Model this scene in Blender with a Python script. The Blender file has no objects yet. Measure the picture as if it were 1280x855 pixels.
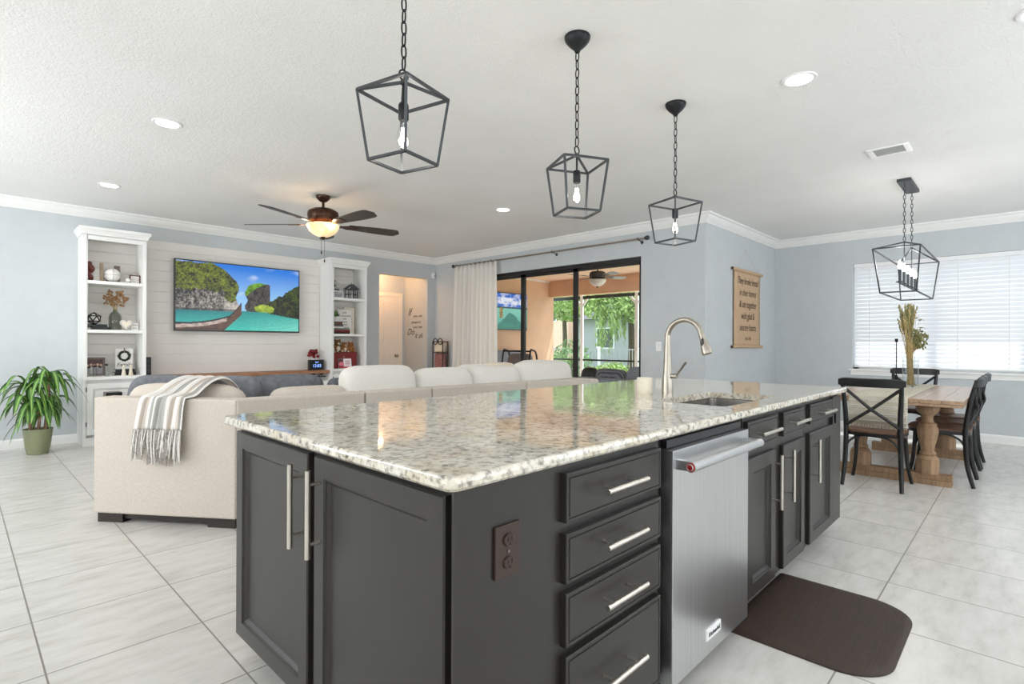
import bpy, bmesh, math, random
from mathutils import Vector, Matrix
random.seed(7)
PI = math.pi
sc = bpy.context.scene
COL = sc.collection

# ------------------------------------------------------------------ camera
cam_d = bpy.data.cameras.new('camera'); cam = bpy.data.objects.new('camera', cam_d); COL.objects.link(cam)
cam_d.sensor_width = 36.0; cam_d.lens = 669.46 / 1280 * 36.0
cam_d.shift_y = 0.0014; cam_d.clip_start = 0.05; cam_d.clip_end = 300
YAW = 0.76544
cam.matrix_world = (Matrix.Translation((0, 0, 1.175)) @ Matrix.Rotation(YAW - PI / 2, 4, 'Z')
                    @ Matrix.Rotation(PI / 2, 4, 'X') @ Matrix.Rotation(0.004413, 4, 'Z'))
sc.camera = cam
sc.cycles.diffuse_bounces = 8; sc.cycles.max_bounces = 14
# ------------------------------------------------------------------ world, sun, exposure
sc.view_settings.view_transform = 'Standard'; sc.view_settings.look = 'None'
sc.view_settings.gamma = 1; sc.view_settings.use_curve_mapping = False
sc.view_settings.exposure = -0.60
w = bpy.data.worlds.new('world'); sc.world = w; w.use_nodes = True
bg = w.node_tree.nodes['Background']
bg.inputs[0].default_value = (0.80, 0.90, 1.0, 1); bg.inputs[1].default_value = 4.2
def lamp(name, kind, loc, energy, color=(1, 1, 1), rot=None, **kw):
    d = bpy.data.lights.new(name, kind); d.energy = energy; d.color = color
    for k, v in kw.items(): setattr(d, k, v)
    o = bpy.data.objects.new(name, d); COL.objects.link(o); o.location = loc
    if rot is not None:
        o.rotation_euler = Vector(rot).to_track_quat('-Z', 'Y').to_euler()
    return o
lamp('sun', 'SUN', (20, 0, 30), 9.0, (1, .95, .86), rot=(-1, .75, -2.9), angle=0.01)
# soft area fills added out of frame; the walls there have no windows
lamp('kitchen_fill_light', 'AREA', (1.6, -3.05, 1.45), 120, (.93, .96, 1), rot=(0, 1, 0.35), shape='RECTANGLE', size=4.6, size_y=1.7)
lamp('side_fill_light', 'AREA', (-3.7, 2.6, 1.4), 150, (.97, .985, 1), rot=(1, 0.15, 0.35), shape='RECTANGLE', size=4.2, size_y=1.8)  # added fill from the left wall, no window modelled
lamp('dining_fill_light', 'AREA', (6.0, -3.05, 1.45), 80, (.88, .94, 1), rot=(0, 1, .25), shape='RECTANGLE', size=3.0, size_y=1.8)  # added cool fill towards the dining end
# unseen uplights added out of frame to brighten the ceiling
lamp('ceiling_fill_light', 'AREA', (-1.4, -2.2, 1.9), 150, (.95, .98, 1), rot=(.25, .35, 1), shape='RECTANGLE', size=3.2, size_y=1.2)
lamp('ceiling_fill_light', 'AREA', (5.0, -2.4, 1.9), 95, (.93, .97, 1), rot=(0, .35, 1), shape='RECTANGLE', size=3.2, size_y=1.0)
lamp('ceiling_fill_light', 'AREA', (-3.0, 5.6, 1.7), 240, (.96, .98, 1), rot=(.85, 0, 1), shape='RECTANGLE', size=1.2, size_y=3.0)  # added uplight off the left side of the living room
lamp('hall_light', 'POINT', (5.25, 8.3, 2.45), 27, (1, .55, .27), shadow_soft_size=.08)

# ------------------------------------------------------------------ colour and materials
def S(r, g, b):
    f = lambda c: (c / 255 / 12.92) if c / 255 <= .04045 else ((c / 255 + .055) / 1.055) ** 2.4
    return (f(r), f(g), f(b), 1)
class NT:
    def __init__(s, name):
        s.m = bpy.data.materials.new(name); s.m.use_nodes = True
        s.n = s.m.node_tree.nodes; s.l = s.m.node_tree.links
        s.b = s.n['Principled BSDF']
    def add(s, t, **kw):
        nd = s.n.new(t)
        for k, v in kw.items():
            if k.startswith('_'): setattr(nd, k[1:], v)
        return nd
    def link(s, a, b): s.l.new(a, b)
    def coord(s, kind='Object'):
        return s.n.new('ShaderNodeTexCoord').outputs[kind]
    def mapping(s, src, scale=(1, 1, 1), loc=(0, 0, 0), rot=(0, 0, 0)):
        m = s.n.new('ShaderNodeMapping'); m.inputs['Scale'].default_value = scale
        m.inputs['Location'].default_value = loc; m.inputs['Rotation'].default_value = rot
        s.link(src, m.inputs[0]); return m.outputs[0]
    def noise(s, src, scale, detail=4, rough=.55):
        t = s.n.new('ShaderNodeTexNoise'); t.inputs['Scale'].default_value = scale
        t.inputs['Detail'].default_value = detail; t.inputs['Roughness'].default_value = rough
        s.link(src, t.inputs['Vector']); return t.outputs['Fac']
    def voronoi(s, src, scale, out='Distance'):
        t = s.n.new('ShaderNodeTexVoronoi'); t.inputs['Scale'].default_value = scale
        s.link(src, t.inputs['Vector']); return t.outputs[out]
    def ramp(s, fac, stops, interp='LINEAR'):
        r = s.n.new('ShaderNodeValToRGB'); r.color_ramp.interpolation = interp
        e = r.color_ramp.elements
        while len(e) < len(stops): e.new(.5)
        for q, (p, c) in zip(e, stops): q.position = p; q.color = c
        s.link(fac, r.inputs[0]); return r.outputs[0]
    def mix(s, fac, a, b, mode='MIX'):
        m = s.n.new('ShaderNodeMix'); m.data_type = 'RGBA'; m.blend_type = mode
        for v, sock in ((fac, m.inputs[0]), (a, m.inputs[6]), (b, m.inputs[7])):
            if hasattr(v, 'is_output'): s.link(v, sock)
            else: sock.default_value = v
        return m.outputs[2]
    def math(s, op, a, b=0.0, c=None):
        m = s.n.new('ShaderNodeMath'); m.operation = op
        for i, v in enumerate((a, b, c)):
            if v is None: continue
            if hasattr(v, 'is_output'): s.link(v, m.inputs[i])
            else: m.inputs[i].default_value = v
        return m.outputs[0]
    def bump(s, h, strength=.2, dist=.01):
        b = s.n.new('ShaderNodeBump'); b.inputs['Strength'].default_value = strength; b.inputs['Distance'].default_value = dist
        s.link(h, b.inputs['Height']); s.link(b.outputs[0], s.b.inputs['Normal'])
    def set(s, **kw):
        for k, v in kw.items():
            i = s.b.inputs[k.replace('_', ' ')]
            if hasattr(v, 'is_output'): s.link(v, i)
            else: i.default_value = v
        return s
M = {}
def plain(name, col, rough=.5, metal=0.0, var=.04, scale=8, bump=0, bscale=60, **kw):
    """a surface of one colour with faint mottling"""
    t = NT(name); c = t.coord()
    if var:
        f = t.noise(c, scale)
        d = tuple(max(0, x * (1 - var * 2)) for x in col[:3]) + (1,); u = tuple(min(1, x * (1 + var * 2)) for x in col[:3]) + (1,)
        t.set(Base_Color=t.ramp(f, [(.25, d), (.75, u)]))
    else: t.set(Base_Color=col)
    t.set(Roughness=rough, Metallic=metal, **kw)
    if bump: t.bump(t.noise(c, bscale, 3), bump)
    M[name] = t.m; return t.m
plain('wall_paint', S(195, 200, 203), .75, var=.015, bump=.12, bscale=220)
plain('white_paint', S(236, 236, 234), .4, var=.01)
plain('black_metal', S(34, 35, 37), .42, .6, var=.05)
plain('iron_grey', S(66, 69, 72), .45, .5, var=.05)
plain('cabinet_black', S(43, 40, 37), .34, var=.05, scale=5, bump=.02, bscale=90)
plain('cabinet_gap', S(14, 14, 14), .6, var=0)
plain('nickel', S(164, 157, 146), .32, 1, var=.03)
plain('brushed_handle', S(208, 202, 192), .3, 1, var=.03)
plain('chair_black', S(15, 15, 16), .36, var=.06)
plain('dark_foot', S(38, 30, 26), .5, var=.05)
plain('green_pot', S(138, 142, 110), .45, var=.02)
plain('soil', S(60, 48, 40), .9, var=.2, scale=60)
plain('curtain_cloth', S(232, 226, 216), .85, var=.02, scale=30)
plain('plastic_white', S(238, 238, 238), .35, var=0)
plain('plastic_black', S(20, 20, 22), .3, var=0)
plain('outlet_brown', S(54, 36, 29), .32, var=.04)
plain('stucco', S(227, 188, 156), .9, var=.04, scale=3, bump=.3, bscale=120)
plain('lanai_ceiling', S(238, 206, 176), .85, var=.02)
plain('lanai_paving', S(205, 190, 172), .8, var=.06, scale=3)
plain('bronze_frame', S(26, 23, 22), .45, var=.04)
plain('outdoor_grey', S(140, 143, 152), .85, var=.06, scale=40)
plain('grass', S(112, 134, 70), .9, var=.2, scale=20)
plain('slate', S(98, 100, 104), .8, var=.08)
plain('house_grey', S(168, 172, 176), .85, var=.03)
plain('house_pink', S(236, 205, 185), .85, var=.03)
plain('post_white', S(240, 244, 248), .3, var=.01)
plain('dark_book', S(40, 48, 50), .6, var=.05)
plain('cream', S(226, 218, 200), .6, var=.03)
plain('straw', S(178, 156, 108), .85, var=.15, scale=30)
plain('sage_dry', S(128, 128, 84), .9, var=.2, scale=40)
plain('rust_flower', S(160, 122, 84), .9, var=.2, scale=60)
plain('bear_brown', S(128, 92, 54), .95, var=.15, scale=80, bump=.5, bscale=200)
plain('bear_tan', S(160, 104, 56), .95, var=.15, scale=80, bump=.5, bscale=200)
plain('bear_cream', S(226, 216, 196), .95, var=.06, scale=80, bump=.5, bscale=200)
plain('red_box', S(122, 26, 28), .5, var=.08)
plain('maroon', S(98, 40, 34), .35, var=.08)
plain('picture_wood', S(92, 62, 48), .5, var=.1)
plain('grey_wood', S(120, 108, 98), .6, var=.1)
plain('paper', S(232, 230, 226), .7, var=.02)
plain('kraft', S(196, 166, 134), .8, var=.03, scale=20)
plain('ink', S(50, 38, 32), .7, var=0)
plain('ink_light', S(96, 78, 66), .7, var=0)
plain('hinge', S(90, 90, 92), .35, .8, var=0)
plain('door_paint', S(240, 232, 222), .5, var=.01)
plain('blind_white', S(240, 242, 246), .5, var=0)
plain('velvet', S(104, 107, 113), .9, var=.2, scale=14)
plain('fan_blade', S(64, 54, 48), .45, var=.08, scale=20)
plain('bronze', S(70, 46, 34), .35, .7, var=.08)
plain('steel_sink', S(190, 188, 184), .25, 1, var=.03)
plain('leaf_green', S(150, 176, 104), .6, var=.25, scale=3)
plain('leaf_dark', S(104, 138, 86), .7, var=.3, scale=4)
plain('bark', S(96, 84, 70), .9, var=.2, scale=20)
plain('cane', S(150, 122, 100), .8, var=.2, scale=30)
plain('plaid', S(150, 104, 100), .9, var=.3, scale=30)
plain('wreath', S(40, 50, 42), .9, var=.3, scale=90)
plain('block_wood', S(176, 156, 132), .7, var=.12)
plain('red_trim', S(150, 24, 26), .3, var=0)
plain('vent_grey', S(168, 170, 168), .6, var=0)
plain('concrete', S(196, 194, 190), .8, var=.06)

# sheer curtain
t = NT('sheer'); t.set(Base_Color=S(250, 248, 245), Roughness=.9)
tr = t.add('ShaderNodeBsdfTranslucent'); tr.inputs[0].default_value = S(252, 249, 245)
mx = t.add('ShaderNodeMixShader'); mx.inputs[0].default_value = .45
t.link(t.b.outputs[0], mx.inputs[1]); t.link(tr.outputs[0], mx.inputs[2])
t.link(mx.outputs[0], t.n['Material Output'].inputs[0]); M['sheer'] = t.m
# blind slats: a little light comes through
t = NT('blind_slat'); t.set(Base_Color=S(242, 244, 248), Roughness=.5)
tr = t.add('ShaderNodeBsdfTranslucent'); tr.inputs[0].default_value = S(240, 244, 250)
mx = t.add('ShaderNodeMixShader'); mx.inputs[0].default_value = .07
t.link(t.b.outputs[0], mx.inputs[1]); t.link(tr.outputs[0], mx.inputs[2])
t.link(mx.outputs[0], t.n['Material Output'].inputs[0]); M['blind_slat'] = t.m
# glass
def glass(name, col, rough=0.0, mixf=.12):
    t = NT(name); tp = t.add('ShaderNodeBsdfTransparent'); tp.inputs[0].default_value = col
    gl = t.add('ShaderNodeBsdfGlossy'); gl.inputs['Roughness'].default_value = rough
    fr = t.add('ShaderNodeLayerWeight'); fr.inputs[0].default_value = .5
    f = t.math('MULTIPLY', t.math('ADD', t.math('POWER', fr.outputs['Facing'], 5.0), .04), mixf)
    m2 = t.add('ShaderNodeMixShader'); t.link(f, m2.inputs[0])
    t.link(tp.outputs[0], m2.inputs[1]); t.link(gl.outputs[0], m2.inputs[2])
    t.link(m2.outputs[0], t.n['Material Output'].inputs[0]); M[name] = t.m
glass('pane', (.97, .98, .98, 1), 0, .35)
glass('clear_glass', (.96, .97, .97, 1), .02, 1.0)
glass('bulb_glass', (.97, .97, .96, 1), .02, .9)
glass('smoke_glass', (.74, .76, .73, 1), .05, 1.0)
# emitters
def emit(name, col, strength):
    t = NT(name); t.set(Base_Color=col, Emission_Color=col, Emission_Strength=strength); M[name] = t.m
emit('can_glow', (1, .98, .94, 1), 14)
emit('filament', (1, .95, .88, 1), 14)
emit('candle_glow', (1, .97, .93, 1), 22)
emit('clock_glow', (.25, .45, 1, 1), 2.4)
# frosted amber bowl of the fan light
t = NT('amber_bowl'); c = t.coord(); f = t.noise(c, 9, 4)
colr = t.ramp(f, [(.3, S(236, 190, 130)), (.7, S(255, 232, 190))])
t.set(Base_Color=colr, Roughness=.4, Emission_Color=colr, Emission_Strength=1.1); M['amber_bowl'] = t.m
t = NT('frost_bowl'); t.set(Base_Color=S(236, 232, 224), Roughness=.4); M['frost_bowl'] = t.m
# picture on a screen: colours sit in the mesh's colour attribute
def screen_mat(name, strength):
    t = NT(name); a = t.add('ShaderNodeVertexColor'); a.layer_name = 'pic'
    t.set(Base_Color=(0.01, .01, .01, 1), Roughness=.3, Emission_Color=a.outputs[0], Emission_Strength=strength); M[name] = t.m
screen_mat('screen', 1.5)
def pic_mat(name, rough=.5):
    t = NT(name); a = t.add('ShaderNodeVertexColor'); a.layer_name = 'pic'
    t.set(Base_Color=a.outputs[0], Roughness=rough); M[name] = t.m
pic_mat('print')
# ceiling
t = NT('ceiling_texture'); c = t.coord()
t.set(Base_Color=t.ramp(t.noise(c, 1.5, 3), [(.3, S(232, 232, 230)), (.7, S(237, 237, 236))]), Roughness=.9)
h = t.math('ADD', t.noise(c, 26, 4, .6), t.noise(c, 75, 3, .6)); t.bump(h, .34, .012); M['ceiling_texture'] = t.m
# floor tiles, square grid with thin grout
t = NT('floor_tile'); c = t.coord()
sx = t.add('ShaderNodeSeparateXYZ'); t.link(c, sx.inputs[0])
def gl(o, off, step, wd):
    q = t.math('DIVIDE', t.math('SUBTRACT', o, off), step)
    fr = t.math('FRACT', q); d = t.math('MINIMUM', fr, t.math('SUBTRACT', 1.0, fr))
    return t.math('LESS_THAN', d, wd), t.math('FLOOR', q)
gx, ix = gl(sx.outputs[0], .33, .4967, .0062); gy, iy = gl(sx.outputs[1], .245, .4995, .0062)
gr = t.math('MAXIMUM', gx, gy)
cv = t.add('ShaderNodeCombineXYZ'); t.link(ix, cv.inputs[0]); t.link(iy, cv.inputs[1])
wn = t.add('ShaderNodeTexWhiteNoise'); t.link(cv.outputs[0], wn.inputs[0])
off = t.add('ShaderNodeVectorMath'); off.operation = 'MULTIPLY_ADD'; t.link(wn.outputs['Color'], off.inputs[0])
off.inputs[1].default_value = (9, 9, 9); t.link(c, off.inputs[2])
mp = t.mapping(off.outputs[0], (2.2, 7, 1))
vein = t.noise(mp, 2.2, 8, .65)
base = t.ramp(vein, [(.28, S(188, 185, 179)), (.48, S(203, 201, 196)), (.7, S(213, 211, 207))])
base = t.mix(t.math('MULTIPLY', wn.outputs['Value'], .10), base, S(196, 193, 186))
colr = t.mix(gr, base, S(132, 128, 121))
t.set(Base_Color=colr, Roughness=t.math('ADD', t.math('MULTIPLY', gr, .5), .27)); t.bump(t.math('SUBTRACT', 1.0, gr), .25, .002)
M['floor_tile'] = t.m
# granite
t = NT('granite'); c = t.coord()
n1 = t.noise(c, 9, 5, .6); n2 = t.noise(c, 46, 5, .62); n3 = t.noise(c, 110, 3, .65); v1 = t.voronoi(c, 90)
colr = t.ramp(n2, [(.34, S(132, 127, 119)), (.43, S(182, 177, 166)), (.51, S(216, 211, 199)), (.68, S(228, 223, 210))])
warm = t.ramp(n1, [(.42, (1, 1, 1, 1)), (.66, S(236, 227, 212))])
colr = t.mix(.8, colr, warm, 'MULTIPLY')
dk = t.ramp(t.math('ADD', n3, t.math('MULTIPLY', v1, .16)), [(.40, (1, 1, 1, 1)), (.47, (0, 0, 0, 1))])
gate = t.ramp(t.noise(c, 22, 3), [(.46, (0, 0, 0, 1)), (.58, (1, 1, 1, 1))])
colr = t.mix(t.math('MULTIPLY', t.math('MULTIPLY', dk, gate), .85), colr, S(72, 62, 55))
t.set(Base_Color=colr, Roughness=.06, Specular_IOR_Level=.6, Coat_Weight=.25, Coat_Roughness=.02); M['granite'] = t.m
# linen upholstery
def linen(name, col, dark):
    t = NT(name); c = t.coord()
    wv = t.noise(t.mapping(c, (1, 1, 14)), 60, 2); wh = t.noise(t.mapping(c, (9, 9, 1)), 70, 2)
    f = t.math('MULTIPLY', t.math('ADD', wv, wh), .5)
    t.set(Base_Color=t.ramp(f, [(.36, dark), (.62, col)]), Roughness=.92); t.bump(f, .25, .003); M[name] = t.m
linen('linen', S(211, 202, 191), S(184, 174, 163))
linen('linen_light', S(230, 227, 221), S(209, 205, 198))
linen('runner_cloth', S(214, 208, 192), S(178, 170, 152))
# wood
def wood(name, a, b, rough=.45, scale=(1.5, 14, 14), sp=.5):
    t = NT(name); c = t.coord(); f = t.noise(t.mapping(c, scale), 3.0, 7, .65)
    t.set(Base_Color=t.ramp(f, [(.3, a), (.7, b)]), Roughness=rough, Specular_IOR_Level=sp); M[name] = t.m
wood('table_wood', S(146, 116, 90), S(188, 158, 130), .28, sp=.6)
wood('leg_wood', S(124, 97, 73), S(172, 140, 108), .55, (14, 14, 1.5))
wood('seat_wood', S(84, 58, 44), S(116, 84, 64), .4)
wood('mantel_wood', S(132, 90, 62), S(176, 128, 94), .5)
# stainless front, brushed upright
t = NT('stainless'); c = t.coord(); f = t.noise(t.mapping(c, (160, 160, 1.2)), 2, 4, .6); g = t.noise(c, 2.4, 3)
t.set(Base_Color=t.ramp(f, [(.3, S(196, 198, 200)), (.7, S(214, 215, 216))]), Metallic=1.0,
      Roughness=.3); M['stainless'] = t.m
# floor mat
t = NT('mat_rubber'); c = t.coord(); f = t.noise(t.mapping(c, (1, 40, 1)), 6, 3); sp = t.noise(c, 120, 1)
b1 = t.ramp(f, [(.3, S(42, 30, 23)), (.7, S(64, 47, 37))])
t.set(Base_Color=t.mix(t.math('GREATER_THAN', sp, .80), b1, S(150, 130, 116)), Roughness=.6); t.bump(f, .4, .004); M['mat_rubber'] = t.m
# shiplap board colour
plain('shiplap', S(228, 225, 220), .5, var=.015, scale=4)
# striped throw: the stripe follows the cloth's own across-coordinate (UV)
t = NT('throw_cloth'); u = t.coord('UV'); sx = t.add('ShaderNodeSeparateXYZ'); t.link(u, sx.inputs[0])
G1, G2, TP, WH = S(176, 173, 168), S(172, 171, 167), S(200, 189, 178), S(238, 235, 231)
colr = t.ramp(sx.outputs[0], [(0, WH), (.09, TP), (.22, WH), (.27, G2), (.33, WH), (.38, G2), (.60, WH), (.67, TP), (.78, WH), (.84, TP), (.9, G1), (.96, WH)], 'CONSTANT')
t.set(Base_Color=colr, Roughness=.95); t.bump(t.noise(u, 220, 2), .3, .003); M['throw_cloth'] = t.m
plain('throw_fringe', S(176, 170, 163), .95, var=.25, scale=60)
# herringbone outdoor fabric
t = NT('herringbone'); c = t.coord(); f = t.add('ShaderNodeTexWave'); f.inputs['Scale'].default_value = 14; f.inputs['Distortion'].default_value = 2
t.link(c, f.inputs['Vector']); t.set(Base_Color=t.ramp(f.outputs['Fac'], [(.4, S(84, 84, 92)), (.6, S(140, 140, 148))]), Roughness=.9); M['herringbone'] = t.m
# dracaena leaves, lighter stripe by UV
t = NT('dracaena'); u = t.coord('UV'); sx = t.add('ShaderNodeSeparateXYZ'); t.link(u, sx.inputs[0])
t.set(Base_Color=t.ramp(sx.outputs[0], [(0, S(46, 92, 36)), (.3, S(74, 124, 50)), (.5, S(160, 190, 98)), (.7, S(74, 124, 50)), (1, S(46, 92, 36))]), Roughness=.4); M['dracaena'] = t.m

# ------------------------------------------------------------------ mesh helpers
ORG = {}
def V(*a): return Vector(a)
class MB:
    def __init__(s): s.v = []; s.f = []; s.uv = {}; s.bev = False
    def add(s, vs, fs, mat=None):
        o = len(s.v)
        for p in vs:
            p = Vector(p); s.v.append(mat @ p if mat else p)
        for f in fs: s.f.append(tuple(i + o for i in f))
        return s
    def box(s, x0, x1, y0, y1, z0, z1, bev=0, seg=2, mat=None):
        if bev <= 0:
            vs = [(x, y, z) for x in (x0, x1) for y in (y0, y1) for z in (z0, z1)]
            return s.add(vs, [(0, 1, 3, 2), (4, 6, 7, 5), (0, 4, 5, 1), (2, 3, 7, 6), (0, 2, 6, 4), (1, 5, 7, 3)], mat)
        s.bev = True
        bm = bmesh.new(); bmesh.ops.create_cube(bm, size=1)
        bmesh.ops.scale(bm, vec=(abs(x1 - x0), abs(y1 - y0), abs(z1 - z0)), verts=bm.verts)
        bmesh.ops.bevel(bm, geom=list(bm.edges), offset=bev, segments=seg, affect='EDGES', profile=.6)
        bmesh.ops.translate(bm, vec=((x0 + x1) / 2, (y0 + y1) / 2, (z0 + z1) / 2), verts=bm.verts)
        bm.verts.index_update()
        s.add([v.co.copy() for v in bm.verts], [tuple(v.index for v in f.verts) for f in bm.faces], mat); bm.free(); return s
    def beam(s, p0, p1, wd, ht, up=(0, 0, 1)):
        p0, p1 = Vector(p0), Vector(p1); d = (p1 - p0).normalized(); up = Vector(up)
        if abs(d.dot(up)) > .98: up = Vector((1, 0, 0))
        a = d.cross(up).normalized() * wd / 2; b = a.cross(d).normalized() * ht / 2
        vs = [p + sa * a + sb * b for p in (p0, p1) for sa, sb in ((-1, -1), (1, -1), (1, 1), (-1, 1))]
        return s.add(vs, [(0, 3, 2, 1), (4, 5, 6, 7), (0, 1, 5, 4), (1, 2, 6, 5), (2, 3, 7, 6), (3, 0, 4, 7)])
    def tube(s, pts, r, n=8, closed=False, cap=True, flat=1.0):
        pts = [Vector(p) for p in pts]; N = len(pts)
        rs = r if isinstance(r, (list, tuple)) else [r] * N
        tan = []
        for i in range(N):
            a = pts[(i - 1) % N] if closed or i else pts[i]; b = pts[(i + 1) % N] if closed or i < N - 1 else pts[i]
            tan.append((b - a).normalized())
        ref = Vector((0, 0, 1)) if abs(tan[0].z) < .9 else Vector((1, 0, 0))
        nx = tan[0].cross(ref).normalized(); vs = []
        for i in range(N):
            nx = (nx - tan[i] * nx.dot(tan[i])).normalized(); ny = tan[i].cross(nx)
            for k in range(n):
                a = 2 * PI * k / n; vs.append(pts[i] + (nx * math.cos(a) + ny * math.sin(a) * flat) * rs[i])
        fs = []
        for i in range(N if closed else N - 1):
            j = (i + 1) % N
            for k in range(n): fs.append((i * n + k, i * n + (k + 1) % n, j * n + (k + 1) % n, j * n + k))
        if not closed and cap: fs += [tuple(range(n))[::-1], tuple((N - 1) * n + k for k in range(n))]
        return s.add(vs, fs)
    def rod(s, p0, p1, r, n=10, r1=None): return s.tube([p0, p1], [r, r if r1 is None else r1], n)
    def lathe(s, prof, c=(0, 0, 0), n=24, mat=None, sy=1.0):
        c = Vector(c); vs = []
        for r, z in prof:
            for k in range(n):
                a = 2 * PI * k / n; vs.append(Vector((r * math.cos(a), r * math.sin(a) * sy, z)) + c)
        fs = []
        for i in range(len(prof) - 1):
            for k in range(n): fs.append((i * n + k, i * n + (k + 1) % n, (i + 1) * n + (k + 1) % n, (i + 1) * n + k))
        if prof[0][0] > 1e-6: fs.append(tuple(range(n))[::-1])
        if prof[-1][0] > 1e-6: fs.append(tuple((len(prof) - 1) * n + k for k in range(n)))
        return s.add(vs, fs, mat)
    def prism(s, poly, a, b, axis='z', mat=None):
        f = {'z': lambda p, q: (p[0], p[1], q), 'y': lambda p, q: (p[0], q, p[1]), 'x': lambda p, q: (q, p[0], p[1])}[axis]
        n = len(poly); vs = [f(p, a) for p in poly] + [f(p, b) for p in poly]
        fs = [tuple(range(n))[::-1], tuple(range(n, 2 * n))] + [(i, (i + 1) % n, n + (i + 1) % n, n + i) for i in range(n)]
        return s.add(vs, fs, mat)
    def grid(s, fn, nu, nv, uv=False, closed_u=False):
        o = len(s.v); W = nu if closed_u else nu + 1
        for j in range(nv + 1):
            for i in range(W): s.v.append(Vector(fn(i / nu, j / nv)))
        for j in range(nv):
            for i in range(nu):
                q = (o + j * W + i, o + j * W + (i + 1) % W, o + (j + 1) * W + (i + 1) % W, o + (j + 1) * W + i)
                if uv: s.uv[len(s.f)] = [(i / nu, j / nv), ((i + 1) / nu, j / nv), ((i + 1) / nu, (j + 1) / nv), (i / nu, (j + 1) / nv)]
                s.f.append(q)
        return s
    def sphere(s, c, r, n=16, m=10, mat=None):
        r = r if isinstance(r, (tuple, list)) else (r, r, r); vs = []; c = Vector(c)
        for j in range(1, m):
            ph = PI * j / m
            for k in range(n):
                a = 2 * PI * k / n; vs.append(c + Vector((r[0] * math.sin(ph) * math.cos(a), r[1] * math.sin(ph) * math.sin(a), r[2] * math.cos(ph))))
        vs += [c + Vector((0, 0, r[2])), c - Vector((0, 0, r[2]))]; T = len(vs) - 2; fs = []
        for j in range(m - 2):
            for k in range(n): fs.append((j * n + k, (j + 1) * n + k, (j + 1) * n + (k + 1) % n, j * n + (k + 1) % n))
        for k in range(n): fs += [(T, k, (k + 1) % n), (T + 1, (m - 2) * n + (k + 1) % n, (m - 2) * n + k)]
        return s.add(vs, fs, mat)
    def pillow(s, w_, d, h, mat, e=.45, n=28, m=14, wob=0.0, seed=0):
        """soft cushion: a superellipsoid w x d x h"""
        rnd = random.Random(seed); ph0 = rnd.random() * 6
        sg = lambda v, p: math.copysign(abs(v) ** p, v); vs = []
        for j in range(1, m):
            a = -PI / 2 + PI * j / m
            for k in range(n):
                b = 2 * PI * k / n
                x = w_ / 2 * sg(math.cos(a), .62) * sg(math.cos(b), e); z = h / 2 * sg(math.cos(a), .62) * sg(math.sin(b), e); y = d / 2 * sg(math.sin(a), .8)
                q = 1 + wob * math.sin(3 * b + ph0) * math.cos(a)
                vs.append(Vector((x * q, y, z * q)))
        vs += [Vector((0, -d / 2, 0)), Vector((0, d / 2, 0))]; T = len(vs) - 2; fs = []
        for j in range(m - 2):
            for k in range(n): fs.append((j * n + k, j * n + (k + 1) % n, (j + 1) * n + (k + 1) % n, (j + 1) * n + k))
        for k in range(n): fs += [(T, (k + 1) % n, k), (T + 1, (m - 2) * n + k, (m - 2) * n + (k + 1) % n)]
        return s.add(vs, fs, mat)
    def piping(s, w_, d, h, mat, r=.006, e=.45, n=56, y=0.0):
        sg = lambda v, p: math.copysign(abs(v) ** p, v)
        pts = [mat @ Vector((w_ / 2 * sg(math.cos(2 * PI * k / n), e), y, h / 2 * sg(math.sin(2 * PI * k / n), e))) for k in range(n)]
        return s.tube(pts, r, 6, closed=True)
    def torus(s, c, R, r, axis='z', n=20, m=8, sx=1.0):
        c = Vector(c); pts = []
        for k in range(n):
            a = 2 * PI * k / n; p, q = R * math.cos(a) * sx, R * math.sin(a)
            pts.append(c + {'z': Vector((p, q, 0)), 'y': Vector((p, 0, q)), 'x': Vector((0, p, q))}[axis])
        return s.tube(pts, r, m, closed=True)
    def build(s, name, m, parent=None, smooth=True, fix=True, angle=40, pic=None):
        xs = [p.x for p in s.v]; ys = [p.y for p in s.v]; zs = [p.z for p in s.v]
        c = Vector(((min(xs) + max(xs)) / 2, (min(ys) + max(ys)) / 2, (min(zs) + max(zs)) / 2))
        if parent is None: c.z = min(zs)
        me = bpy.data.meshes.new(name); me.from_pydata([p - c for p in s.v], [], s.f)
        if s.uv:
            lay = me.uv_layers.new(name='UVMap')
            for p in me.polygons:
                if p.index in s.uv:
                    for li, q in zip(p.loop_indices, s.uv[p.index]): lay.data[li].uv = q
        if pic:
            at = me.color_attributes.new('pic', 'FLOAT_COLOR', 'POINT')
            for i, q in enumerate(pic): at.data[i].color = q
        if fix:
            bm = bmesh.new(); bm.from_mesh(me); bmesh.ops.recalc_face_normals(bm, faces=bm.faces); bm.to_mesh(me); bm.free()
        me.materials.append(M[m] if isinstance(m, str) else m)
        if smooth: me.shade_smooth(); me.set_sharp_from_angle(angle=math.radians(angle))
        o = bpy.data.objects.new(name, me); COL.objects.link(o)
        if smooth and s.bev:
            wn_ = o.modifiers.new('face_normals', 'WEIGHTED_NORMAL'); wn_.keep_sharp = True; wn_.weight = 90
        if parent is not None: o.parent = parent; o.location = c - ORG[parent.name]
        else: o.location = c
        ORG[o.name] = c
        return o
def tag(o, label, cat, group=None, kind=None):
    o['label'] = label; o['category'] = cat
    if group: o['group'] = group
    if kind: o['kind'] = kind
    return o
def thing(name, label, cat, loc=(0, 0, 0), group=None):
    o = bpy.data.objects.new(name, None); COL.objects.link(o); o.location = loc; o.empty_display_size = .1
    ORG[o.name] = Vector(loc); return tag(o, label, cat, group)
def struct(name, mb, m, smooth=False, parent=None):
    o = mb.build(name, m, parent, smooth=smooth)
    if parent is None: o['kind'] = 'structure'
    return o
def kids(o): return [c for c in bpy.data.objects if c.parent == o]
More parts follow.
